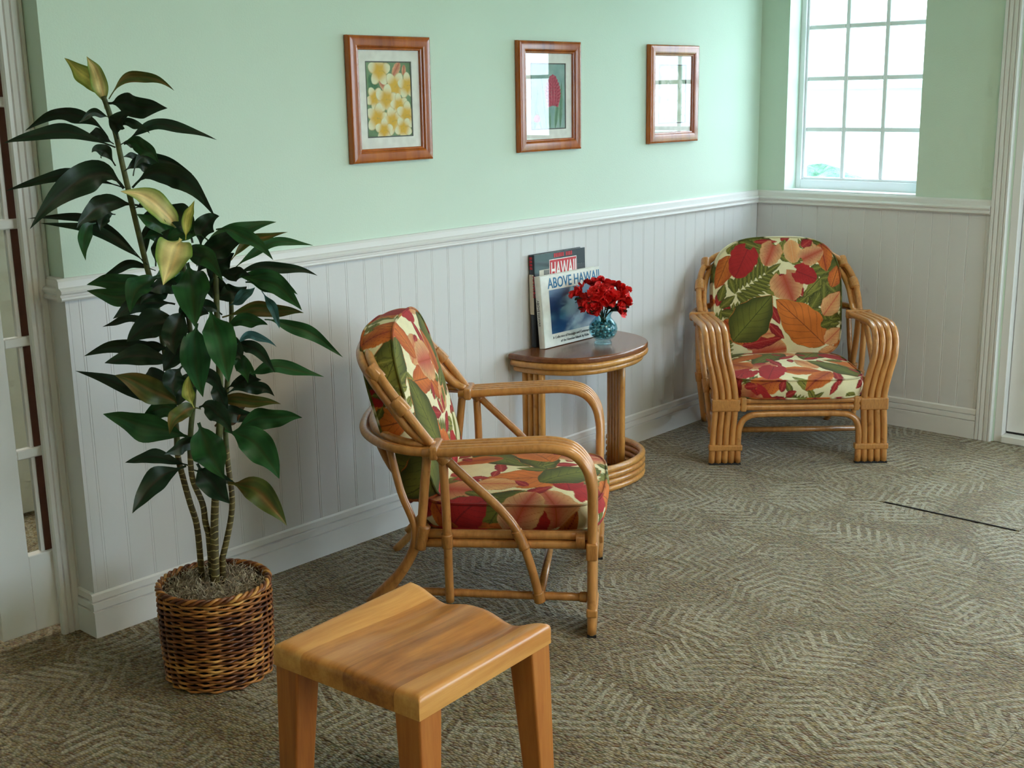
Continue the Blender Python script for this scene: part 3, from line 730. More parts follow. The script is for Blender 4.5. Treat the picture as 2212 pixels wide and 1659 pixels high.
# ------------------------------------------------------------------ books
TZ = .550
def text_mesh(s, size, ext=.0004, sx=1., align='LEFT', bold=0.):
    cu = bpy.data.curves.new('t', 'FONT'); cu.body = s; cu.size = size; cu.extrude = ext; cu.align_x = align; cu.offset = bold; cu.resolution_u = 3
    o = bpy.data.objects.new('t', cu); C.objects.link(o); bpy.context.view_layer.update()
    me = bpy.data.meshes.new_from_object(o.evaluated_get(bpy.context.evaluated_depsgraph_get())); bpy.data.objects.remove(o); bpy.data.curves.remove(cu)
    for v in me.vertices: v.co.x *= sx
    return me
def lettering(name, s, size, mat, parent, x, z, y, sx=1., bold=0., rot=(math.pi/2, 0, 0)):
    me = text_mesh(s, size, .0003, sx, bold=bold); me.name = name; me.materials.append(mat)
    o = link(bpy.data.objects.new(name, me), parent); o.location = (x, y, z); o.rotation_euler = rot; return o
def colour_panel(name, x0, x1, z0, z1, y, fn, mat, parent, n=120, ny=None):
    """flat printed panel in the xz plane facing -y; fn(P) gives colours, P in 0..1"""
    ny = ny or n; u, v = np.meshgrid(np.linspace(0, 1, n), np.linspace(0, 1, ny)); P = np.column_stack([u.ravel(), v.ravel()])
    V = np.column_stack([x0+(x1-x0)*P[:, 0], np.full(len(P), y), z0+(z1-z0)*P[:, 1]])
    i = np.arange(n*ny).reshape(ny, n); Fq = np.stack([i[:-1, :-1], i[:-1, 1:], i[1:, 1:], i[1:, :-1]], -1).reshape(-1, 4)
    me = bpy.data.meshes.new(name); me.from_pydata(V.tolist(), [], Fq.tolist()); set_print(me, np.clip(fn(P), 0, 1)); me.materials.append(mat)
    return link(bpy.data.objects.new(name, me), parent)
paper = mk_plain('book_paper', (226, 220, 204), .8); white_cover = mk_plain('white_dust_jacket', (224, 224, 216), .32, Coat_Weight=.2)
ink_blue = mk_plain('blue_ink', (28, 112, 158), .4); ink_black = mk_plain('black_ink', (40, 44, 52), .5); ink_red = mk_plain('red_ink', (196, 40, 52), .4); ink_white = mk_plain('white_ink', (238, 232, 230), .4)
dark_cover = mk_plain('charcoal_dust_jacket', (38, 48, 60), .32, Coat_Weight=.3); grey_ph = mk_plain('grey_photo', (120, 118, 112), .5)
def book(name, label, w, h, d, cover, loc, rx, rz=0):
    """front cover faces -y, spine on the left, stands on its lower edge"""
    b = empty(name, loc, 0, label=label, cat='book'); b.rotation_euler = (rx, 0, rz)
    box('front_cover', (0, -d, 0), (w, -d+.003, h), cover, b, .0008, 1); box('back_cover', (0, -.003, 0), (w, 0, h), cover, b, .0008, 1)
    n = 8; pts = [(-.005*math.sin(math.pi*i/n), -d+d*i/n) for i in range(n+1)]+[(.003-.005*math.sin(math.pi*i/n), -d+d*i/n) for i in range(n, -1, -1)]
    prism_z('spine', pts, 0, h, cover, b); box('pages', (.003, -d+.003, .003), (w-.004, -.003, h-.003), paper, b); return b
B1W, B1H, B1D = .372, .281, .028
b1 = book('picture_book', 'white large-format book with blue stormy sky cover, in front on the table', B1W, B1H, B1D, white_cover, (-1.708, -.069, TZ), math.radians(-5))
def sky_cover(P):
    n = fbm(P, 3.2, 5); n2 = fbm(P, 6, 9); d = fbm(P, 2, 3)
    col = np.tile(np.array(lin((22, 60, 104))), (len(P), 1)); u, v = P[:, 0], P[:, 1]
    blend(col, smooth(.4, .8, n)*.45, lin((66, 112, 148))); blend(col, smooth(.62, 1.05, v+.2*(n-.5))*.7, lin((130, 158, 186)))
    blend(col, (1-smooth(.1, .5, np.abs(v-.5)+.3*(n2-.5)+.1*u))*.8, lin((10, 36, 78)))
    ridge = np.abs((v-.05)-(u-.35)*.95)+.35*(n-.5); blend(col, (1-smooth(-.02, .12, ridge))*(.2+.55*n2), lin((186, 206, 216)))
    blend(col, (1-smooth(.05, .25, v))*smooth(.3, .6, u)*n*.9, lin((200, 214, 222))); return col
colour_panel('cover_photo', .048, .345, .050, .222, -B1D-.0006, sky_cover, MAT['cover'], b1, 130, 90)
lettering('cover_title', 'ABOVE HAWAII', .058, ink_blue, b1, .044, .229, -B1D-.0006, .80, .0006)
lettering('cover_subtitle', 'A Collection of Nostalgic and Contemporary', .0150, ink_black, b1, .052, .030, -B1D-.0006, .92)
lettering('cover_subtitle', 'of the Hawaiian Islands by Robe', .0150, ink_black, b1, .098, .012, -B1D-.0006, .92)
lettering('spine_title', 'ABOVE HAWAII', .016, ink_black, b1, -.0056, .19, -.009, .9, rot=(math.pi/2, math.pi/2, -math.pi/2))
B2W, B2H, B2D = .314, .362, .026
b2 = book('history_book', 'dark tall book with a red HAWAII panel, behind the white book', B2W, B2H, B2D, dark_cover, (-1.700, -.020, TZ), math.radians(-1.2))
yb = -B2D-.0005
box('cover_band', (.028, yb-.0002, .15), (.312, yb+.0004, .300), mk_plain('photo_band', (206, 198, 182), .5), b2)
box('cover_photo', (.055, yb-.0005, .2), (.10, yb, .298), grey_ph, b2); box('cover_photo', (.255, yb-.0005, .2), (.312, yb, .300), mk_plain('dark_photo', (58, 62, 68), .5), b2)
box('title_panel', (.088, yb-.0008, .20), (.258, yb, .335), ink_white, b2); box('title_panel', (.091, yb-.0012, .203), (.255, yb, .332), ink_red, b2)
lettering('cover_title', 'HAWAII', .088, ink_white, b2, .096, .262, yb-.0014, .50, .0014)
for i, w in enumerate((9, 9, 9, 9, 9, 9, 0, 9, 9, 9, 9)):
    if w: box('author_lettering', (.118+i*.0105, yb-.0004, .341), (.118+i*.0105+.0078, yb+.0002, .357), ink_red, b2)
box('spine_band', (-.0062, -.023, .13), (-.0040, -.003, .286), mk_plain('spine_band', (214, 204, 186), .5), b2)
lettering('spine_title', 'HAWAII', .024, ink_red, b2, -.0064, .282, -.0205, 1., rot=(math.pi/2, math.pi/2, -math.pi/2))
for i in range(4): box('spine_lettering', (-.0062, -.019, .345-i*.013), (-.0044, -.006, .354-i*.013), ink_red, b2)

# ------------------------------------------------------------------ vase, pebbles, red flowers
VX, VY = -1.480, -.205
vase = empty('glass_vase', (VX, VY, TZ), label='round clear aqua glass vase with red flowers on the side table', cat='vase')
outp = [(.0, .001), (.034, .001), (.036, .006), (.030, .013), (.030, .017), (.046, .030), (.0555, .048), (.0575, .063), (.053, .080), (.042, .094), (.033, .104), (.0305, .112), (.034, .122), (.040, .130)]
inp = [(.0375, .130), (.0318, .122), (.0285, .112), (.031, .103), (.040, .092), (.0505, .079), (.055, .063), (.053, .049), (.044, .033), (.028, .022), (.0, .020)]
V, F = lathe_data(outp+inp, 40); mesh_obj('vase_body', V, F, MAT['vase_glass'], vase, True)
peb = []
pc = []
for _ in range(4000):
    z = rng.uniform(.028, .088); R = np.interp(z, [.022, .033, .049, .063, .079, .092], [.022, .038, .046, .048, .043, .032])
    a, rr = rng.uniform(0, 6.283), R*math.sqrt(rng.random()); p = np.array([rr*math.cos(a), rr*math.sin(a), z])
    if all(np.linalg.norm(p-q) > .0128 for q in pc): pc.append(p)
ico = bmesh.new(); bmesh.ops.create_icosphere(ico, subdivisions=2, radius=1); IV = np.array([v.co[:] for v in ico.verts]); IF = [tuple(v.index for v in f.verts) for f in ico.faces]; ico.free()
for p in pc: peb.append((IV*np.array([.0075, .0075, .0058])*rng.uniform(.8, 1.05)+p+[VX, VY, TZ], IF))
pm = M('aqua_glass_pebble'); pv = pm.obj(); cell = pm.noise(pv, 75, 1)
pm.set(Base_Color=pm.ramp(cell, [(.3, lin((40, 120, 140))), (.5, lin((130, 190, 196))), (.62, lin((196, 216, 208))), (.75, lin((36, 140, 130)))]), Roughness=.08, Transmission_Weight=.25, Coat_Weight=.6)
V, F = merge(peb); mesh_obj('glass_pebbles', V, F, pm.m, None, True, label='blue and clear glass pebbles filling the round vase', cat='pebbles', kind='stuff')

pet = M('red_petal'); v = pet.obj(); pet.set(Base_Color=pet.ramp(pet.noise(v, 60, 3), [(.3, lin((196, 14, 22))), (.55, lin((236, 30, 32))), (.75, lin((250, 66, 50)))]), Roughness=.55, Subsurface_Weight=.0)
stemm = mk_plain('dark_green_stem', (40, 62, 40), .5); fleaf = mk_plain('dark_flower_leaf', (34, 58, 38), .5)
def petal_mesh(seed):
    r = random.Random(seed); n, m_ = 7, 7; V = []
    ph = r.uniform(0, 6)
    for i in range(n+1):
        s = i/n; w = .62*math.sin(math.pi*min(1, s*.86+.08))**.7
        for j in range(m_+1):
            t = j/m_*2-1; ruff = .12*s*math.sin(t*7+ph)+.07*math.sin(s*9+ph)
            V.append((w*t*(1+.06*math.sin(s*11+t*5)), s+.05*math.sin(t*9+ph)*s, .35*math.sin(s*1.9)+.22*t*t*s+ruff))
    F = [(i*(m_+1)+j, i*(m_+1)+j+1, (i+1)*(m_+1)+j+1, (i+1)*(m_+1)+j) for i in range(n) for j in range(m_)]
    me = bpy.data.meshes.new('petal'); me.from_pydata(V, [], F); me.shade_smooth(); me.materials.append(pet.m); return me
PM = [petal_mesh(i) for i in range(4)]
DV = (np.array([VX, VY, TZ+.18])-CAM); DV0 = DV@AX_F
def at_depth(px, py, depth):
    """world point seen at pixel (px,py) at distance depth along the camera axis"""
    return CAM+(AX_F+AX_R*((px-1106)/F_PX)-AX_U*((py-829.5)/F_PX))*depth
flowers = [(1254, 634, .00, 'leftmost red flower of the bouquet'), (1272, 656, -.02, 'low red flower at the left, over the book cover'), (1288, 618, .02, 'topmost red flower of the bouquet, left of centre'), (1291, 640, -.05, 'red flower left of the middle of the bouquet'),
           (1309, 652, -.04, 'low red flower in the middle of the bouquet, just above the vase'), (1313, 622, .01, 'red flower at the top middle of the bouquet'), (1322, 643, -.03, 'red flower right of the middle of the bouquet'), (1337, 628, .00, 'upper red flower at the right of the bouquet'), (1343, 648, -.01, 'rightmost red flower of the bouquet'), (1333, 663, -.02, 'lowest red flower at the right of the bouquet'), (1290, 663, -.05, 'lowest red flower in the middle of the bouquet, facing forward'), (1302, 632, -.03, 'red flower at the very centre of the bouquet')]
for i, (px_, py_, dd, lab) in enumerate(flowers):
    p = at_depth(px_, py_, DV0+dd); out = p-np.array([VX, VY, TZ+.14]); out /= np.linalg.norm(out)
    fl = empty('red_flower', tuple(p), label=lab, cat='flower', group='red silk flowers in the glass vase')
    q = Vector(out).to_track_quat('Z', 'Y')
    for k in range(9):
        o = link(bpy.data.objects.new('petal', PM[(i+k) % 4]), fl); sz = .043*rng.uniform(.85, 1.15)*(1 if k < 5 else .72); o.scale = (sz, sz, sz)
        o.rotation_euler = (q.to_matrix() @ Matrix.Rotation(k*2*math.pi/5+rng.uniform(-.2, .2)+(.6 if k >= 5 else 0), 3, 'Z') @ Matrix.Rotation(rng.uniform(-.15, .35)+(.5 if k >= 5 else 0), 3, 'X')).to_euler()
    a0 = np.array([VX, VY, TZ+.075])+np.array([rng.uniform(-.012, .012), rng.uniform(-.012, .012), 0])-p; a1 = np.array([VX, VY, TZ+.118])+out*np.array([.018, .018, 0])-p
    tube('stem', [tuple(a0), tuple(a1), (0, 0, 0)], .0024, stemm, fl, 6, 6)
    for k in range(3):
        b = a1*(.62-.2*k); dr = np.array([out[0]+rng.uniform(-.6, .6), out[1]+rng.uniform(-.6, .6), .1]); dr /= np.linalg.norm(dr); sd = np.cross(dr, [0, 0, 1.]); sd /= np.linalg.norm(sd)
        V = []
        for s in np.linspace(0, 1, 7):
            for t in (-1, 0, 1): V.append(b+dr*.055*s+sd*t*.018*math.sin(math.pi*min(1, s*.9+.05))+np.array([0, 0, -.012*s*s+.004*abs(t)]))
        F = [(a*3+c, a*3+c+1, a*3+c+4, a*3+c+3) for a in range(6) for c in range(2)]; mesh_obj('flower_leaf', V, F, fleaf, fl, True)

# ------------------------------------------------------------------ framed pictures
PW, PH, RW = .368, .411, .046
def rail_mesh(name, L, mat):
    """mitred, rounded moulding: outer edge from (0,0) to (L,0), inwards +v, towards the room +w"""
    prof = [(0, .0), (0, .012), (.0004, .0155), (.0016, .0185), (.004, .0207), (.0075, .0218), (.009, .0220), (.019, .0222), (.030, .0220), (.0315, .0218), (.035, .0207), (.0372, .0185), (.0382, .0160), (.0392, .0152), (.0415, .0150), (.0440, .0146), (.0456, .0130), (.046, .0100), (.046, 0)]
    V = [(v, v, w) for v, w in prof]+[(L-v, v, w) for v, w in prof]; n = len(prof)
    F = [(i, i+1, n+i+1, n+i) for i in range(n-1)]
    return V, [tuple(reversed(f)) for f in F]
def picture(x0, ztop, label, fn):
    p = empty('framed_picture', (x0+PW/2, -.002, ztop-PH/2), label=label, cat='picture', group='framed flower prints on the green wall')
    for side in range(4):
        L = PW if side % 2 == 0 else PH; V, F = rail_mesh('r', L, None); W = []
        for u, v, w in V:
            a, b = {0: (u-PW/2, -PH/2+v), 1: (PW/2-v, u-PH/2), 2: (PW/2-u, PH/2-v), 3: (-PW/2+v, PH/2-u)}[side]; W.append((a, -w, b))
        mesh_obj('frame_rail', W, F, MAT['koa'], p, True)
    iw, ih = PW/2-RW+.004, PH/2-RW+.004
    box('backing_board', (-iw, -.003, -ih), (iw, 0, ih), MAT['matboard'], p)
    aw, ah = .104, .124
    boxes('mat_board', [((-iw, -.006, -ih), (-aw, -.003, ih)), ((aw, -.006, -ih), (iw, -.003, ih)), ((-aw, -.006, ah), (aw, -.003, ih)), ((-aw, -.006, -ih), (aw, -.003, -ah))], MAT['matboard'], p)
    boxes('mat_bevel', [((-aw, -.0056, -ah), (-aw+.004, -.003, ah)), ((aw-.004, -.0056, -ah), (aw, -.003, ah)), ((-aw, -.0056, ah-.004), (aw, -.003, ah)), ((-aw, -.0056, -ah), (aw, -.003, -ah+.004))], MAT['mat_bevel'], p)
    colour_panel('art_print', -aw+.003, aw-.003, -ah+.003, ah-.003, -.0036, fn, MAT['print'], p, 120, 150)
    box('glass_pane', (-iw, -.0105, -ih), (iw, -.0085, ih), MAT['picture_glass'], p)
    return p
def bg_wash(P, a, b, seed):
    n = fbm(P, 4, seed); return np.array(lin(a))*(1-n[:, None])+np.array(lin(b))*n[:, None]
def petal5(col, Q, c, r, rot, a, b, e, n=5):
    a, b, e = (np.array(lin(x)) for x in (a, b, e))
    for k in range(n):
        t = rot+k*2*math.pi/n; d = np.array([math.cos(t), math.sin(t)]); nn = np.array([-d[1], d[0]]); q = Q-np.array(c); sp_ = q@d/r; w = q@nn/r
        hw = .40*np.sqrt(np.clip(1-((sp_-.52)/.5)**2, 0, 1)); m = smooth(0, .05, hw-np.abs(w))
        cc = a*(1-smooth(.2, .85, sp_))[:, None]+b*smooth(.2, .85, sp_)[:, None]
        ed = (1-smooth(.02, .14, hw-w))*.75; cc = cc*(1-ed[:, None])+e*ed[:, None]
        col[:] = col*(1-m[:, None])+cc*m[:, None]
def art_plumeria(P):
    col = bg_wash(P, (74, 120, 78), (150, 176, 140), 3); Q = P*np.array([1, 1.2])
    for b, t, w, c1, c2 in (((.08, 1.0), (.25, .62), .2, (60, 110, 80), (90, 140, 100)), ((.6, 1.1), (.72, .82), .16, (80, 120, 84), (120, 150, 110))): leaf_motif(col, Q, b, t, w, np.array(lin(c1)), np.array(lin(c2)), np.array(lin(c2)), 'lance', None, 4, .004)
    for b, t, w in (((.28, .92), (.50, .68), .12), ((.86, 1.16), (.84, .98), .10), ((.60, .98), (.76, 1.2), .16)): leaf_motif(col, Q, b, t, w, np.array(lin((214, 120, 96))), np.array(lin((240, 190, 150))), np.array(lin((200, 110, 90))), 'round', None, 2, .004)
    for c, r, rot in (((.30, 1.06), .25, .3), ((.64, .80), .26, 1.0), ((.92, .82), .22, .4), ((.18, .62), .20, .9), ((.44, .60), .25, .2), ((.72, .50), .20, .5), ((.22, .30), .25, .1), ((.56, .24), .24, .6), ((.88, .34), .23, .2), ((.80, .12), .20, .9), ((.36, .10), .2, .3)):
        petal5(col, Q, c, r, rot, (242, 190, 66), (252, 247, 214), (206, 170, 92))
    return col
def art_ginger(P):
    col = bg_wash(P, (110, 160, 160), (186, 212, 206), 8); Q = P*np.array([1, 1.2])
    for b, t, w in (((.1, 0), (.2, .75), .16), ((.3, 0), (.12, .5), .1), ((.45, 0), (.3, 1.0), .06), ((.85, 0), (.9, .9), .12), ((.7, 0), (.8, .6), .12), ((.55, 0), (.5, .45), .1)): leaf_motif(col, Q, b, t, w, np.array(lin((90, 140, 110))), np.array(lin((150, 186, 160))), np.array(lin((90, 130, 110))), 'lance', None, 5, .004)
    for j in range(9):
        z = .42+j*.062; w = .24*math.sin(math.pi*(.25+.7*j/9))
        for k in (-1, -.5, 0, .5, 1): leaf_motif(col, Q, (.64+k*w*.5, z), (.64+k*w, z+.10-.04*abs(k)), .11, np.array(lin((180, 50, 84))), np.array(lin((222, 110, 130))), np.array(lin((170, 40, 70))), 'lance', None, 2, .004)
    for k in (-1, -.4, .4, 1): leaf_motif(col, Q, (.17+k*.03, .12), (.17+k*.07, .30-.05*abs(k)), .1, np.array(lin((190, 40, 60))), np.array(lin((224, 90, 110))), np.array(lin((170, 40, 60))), 'lance', None, 2, .004)
    return col
def art_white(P):
    col = bg_wash(P, (120, 146, 120), (196, 210, 190), 12); Q = P*np.array([1, 1.2])
    for c, r, rot in (((.3, 1.0), .28, .2), ((.25, .66), .26, .8), ((.62, .8), .28, .1), ((.2, .3), .26, .5), ((.55, .4), .28, .9), ((.85, .5), .25, .3), ((.8, .15), .25, .6)): petal5(col, Q, c, r, rot, (206, 214, 190), (240, 242, 232), (150, 170, 150))
    return col
picture(-2.577, 1.714, 'framed print of yellow plumeria blossoms, nearest the potted plant', art_plumeria)
picture(-1.752, 1.714, 'framed print of a red ginger flower, in the middle of the three', art_ginger)
picture(-.922, 1.714, 'framed print of white blossoms nearest the window, half hidden by glare', art_white)

# ------------------------------------------------------------------ wicker basket
BX, BY = -3.520, -.470; BH = .262; RB, RT = .137, .144
bask = empty('wicker_basket', (BX, BY, 0), label='brown woven wicker basket holding the tall potted plant', cat='basket')
wk = M('brown_wicker'); v = wk.obj(); rd = wk.rnd()
wf = wk.math('ADD', wk.math('MULTIPLY', wk.noise(v, 16, 3, .6), .8), wk.math('MULTIPLY', wk.math('SUBTRACT', rd, .5), .35))
wk.set(Base_Color=wk.ramp(wf, [(.18, lin((78, 36, 14))), (.38, lin((132, 74, 28))), (.54, lin((176, 112, 48))), (.7, lin((214, 160, 84)))]), Roughness=.45, Coat_Weight=.15)
wk.bump(wk.noise(v, 120, 2), .2, .002); MAT['wicker'] = wk.m
NS = 28; rows = 33
def brad(z): return RB+(RT-RB)*z/BH+.004*math.sin(math.pi*z/BH)
for i in range(NS):
    a = 2*math.pi*(i+.5)/NS
    tube('stake', [((brad(z)-.002)*math.cos(a), (brad(z)-.002)*math.sin(a), z) for z in np.linspace(.004, BH-.008, 6)], .0030, MAT['wicker'], bask, 2, 6)
for r_ in range(rows):
    z = .006+(BH-.022)*r_/(rows-1); P = []
    n = NS*6; jit = [rng.uniform(-.0012, .0012) for _ in range(NS)]
    for k in range(n):
        a = 2*math.pi*k/n; ph = math.cos(a*NS/2+math.pi*(r_ % 2)); P.append(((brad(z)+.0050*ph)*math.cos(a), (brad(z)+.0050*ph)*math.sin(a), z+jit[k//6]))
    V, F = tube_data(P, .0036, 6, True); mesh_obj('weave_strand', V, F, MAT['wicker'], bask, True)
for ph in (0, 2.1, 4.2):
    P = [((brad(BH)+.0055*math.cos(15*a+ph))*math.cos(a), (brad(BH)+.0055*math.cos(15*a+ph))*math.sin(a), BH-.003+.0055*math.sin(15*a+ph)) for a in np.linspace(0, 2*math.pi, 240, endpoint=False)]
    V, F = tube_data(P, .0046, 6, True); mesh_obj('rim_braid', V, F, MAT['wicker'], bask, True)
V, F = lathe_data([(0, .004), (RB-.008, .004), (RT-.011, BH-.01), (RT-.013, BH-.01), (RB-.010, .006), (0, .006)], 32); mesh_obj('liner', V, F, mk_plain('dark_liner', (46, 28, 18), .8), bask, True)

# ------------------------------------------------------------------ tall potted plant with variegated leaves
plant = empty('potted_plant', (BX, BY, BH-.03), label='tall artificial dracaena with dark green leaves and a few pale yellow ones', cat='plant')
PINV = Matrix.Translation((-BX, -BY, -BH+.03))
def pl(o): o.matrix_parent_inverse = PINV; return o
PD0 = (np.array([BX, BY, .9])-CAM)@AX_F
def axis_depth(py):
    """camera depth of the upright plant axis where it crosses picture row py"""
    for z in np.linspace(.2, 2.2, 81):
        d = np.array([BX, BY, z])-CAM; dep = d@AX_F
        if 829.5-F_PX*(d@AX_U)/dep <= py: return dep
    return PD0
moss = M('dry_moss'); v = moss.obj(); moss.set(Base_Color=moss.ramp(moss.noise(v, 60, 3), [(.3, lin((112, 98, 82))), (.55, lin((166, 152, 130))), (.75, lin((204, 194, 168)))]), Roughness=.9)
mp = []; n = 26; V = [(0, 0, BH-.006)]; F = []
for i in range(1, 7):
    for k in range(n):
        a = 2*math.pi*k/n; r = (RT-.014)*i/6; V.append((r*math.cos(a), r*math.sin(a), BH-.008-.022*(i/6)**3+rng.uniform(-.004, .004)))
for k in range(n): F.append((0, 1+k, 1+(k+1) % n))
for i in range(5):
    for k in range(n): a0 = 1+i*n; F.append((a0+k, a0+n+k, a0+n+(k+1) % n, a0+(k+1) % n))
mp.append((V, F))
for _ in range(1500):
    a, r = rng.uniform(0, 6.283), (RT-.012)*math.sqrt(rng.random()); p = np.array([r*math.cos(a), r*math.sin(a), BH-.012-.02*(r/RT)**3]); d = np.array([rng.uniform(-1, 1), rng.uniform(-1, 1), rng.uniform(.0, .7)]); pts = [p]
    for s in range(5):
        d = d+np.array([rng.uniform(-.9, .9), rng.uniform(-.9, .9), rng.uniform(-.5, .55)]); d /= np.linalg.norm(d); q_ = pts[-1]+d*rng.uniform(.006, .011)
        rr = math.hypot(q_[0], q_[1])
        if rr > RT-.008: q_[:2] *= (RT-.008)/rr
        pts.append(q_)
    mp.append(tube_data(np.array(pts), .0010, 3))
V, F = merge(mp); V = V+np.array([BX, BY, 0]); pl(mesh_obj('moss', V, F, moss.m, plant, label='grey dried moss', kind='stuff'))
cm = M('ringed_cane'); v = cm.obj(); sep = cm.n('ShaderNodeSeparateXYZ'); cm.put(sep.inputs[0], v)
zz_ = cm.math('ADD', cm.math('MULTIPLY', sep.outputs[2], 58.), cm.math('MULTIPLY', cm.noise(v, 30, 2), 1.4)); fr = cm.math('FRACT', zz_)
low = cm.math('LESS_THAN', sep.outputs[2], .62)
cm.set(Base_Color=cm.mix(cm.math('MULTIPLY', cm.math('LESS_THAN', fr, .16), low), cm.mix(low, cm.ramp(cm.noise(v, 40, 3), [(.3, lin((58, 66, 32))), (.7, lin((100, 104, 54)))]), cm.ramp(cm.noise(v, 41, 3), [(.3, lin((62, 52, 26))), (.7, lin((104, 90, 48)))])), (*lin((168, 152, 100)), 1)), Roughness=.6)
cm.bump(fr, .35, .003)
def A(x, y): return (x/2.765, 80+y/2.765)
def B(x, y): return (100+x/3.16, 600+y/3.16)
def px_path(pts, off=0.): return [at_depth(x, y, axis_depth(y)+off+(d if d is not None else 0)) for x, y, d in pts]
canes = [([(433, 1206, .02), (424, 1130, .02), (410, 1085, .02), (396, 1035, .02), (384, 985, .02), (381, 930, .03), (372, 850, .03), (352, 740, .03), (334, 640, .03), (318, 580, .02), (296, 490, .0), (276, 405, -.01), (262, 345, -.01), (250, 290, 0), (234, 238, 0), (223, 208, 0)], .0085, .0065),
         ([(452, 1158, 0), (444, 1130, .0), (438, 1090, 0), (416, 1035, -.01), (411, 985, -.01), (412, 930, 0), (418, 860, .01), (416, 760, .01), (404, 660, 0), (398, 590, 0), (392, 530, 0)], .0085, .006),
         ([(466, 1262, -.01), (463, 1150, -.01), (465, 1079, -.01), (470, 985, -.01), (476, 885, 0), (472, 760, 0), (468, 660, 0), (466, 580, 0)], .0115, .007),
         ([(478, 1215, .01), (490, 1165, .02), (500, 1110, .03), (501, 1070, .03), (492, 1000, .03), (486, 900, .03), (494, 790, .03), (500, 690, .02), (498, 620, .02)], .0085, .006)]
for pts, r0, r1 in canes:
    P = catmull(px_path(pts), 5); P[0][2] = min(P[0][2], BH-.02); rr = np.linspace(r0, r1, len(P)); V, F = tube_data(P, rr, 9); pl(mesh_obj('cane', V, F, cm.m, plant, True))
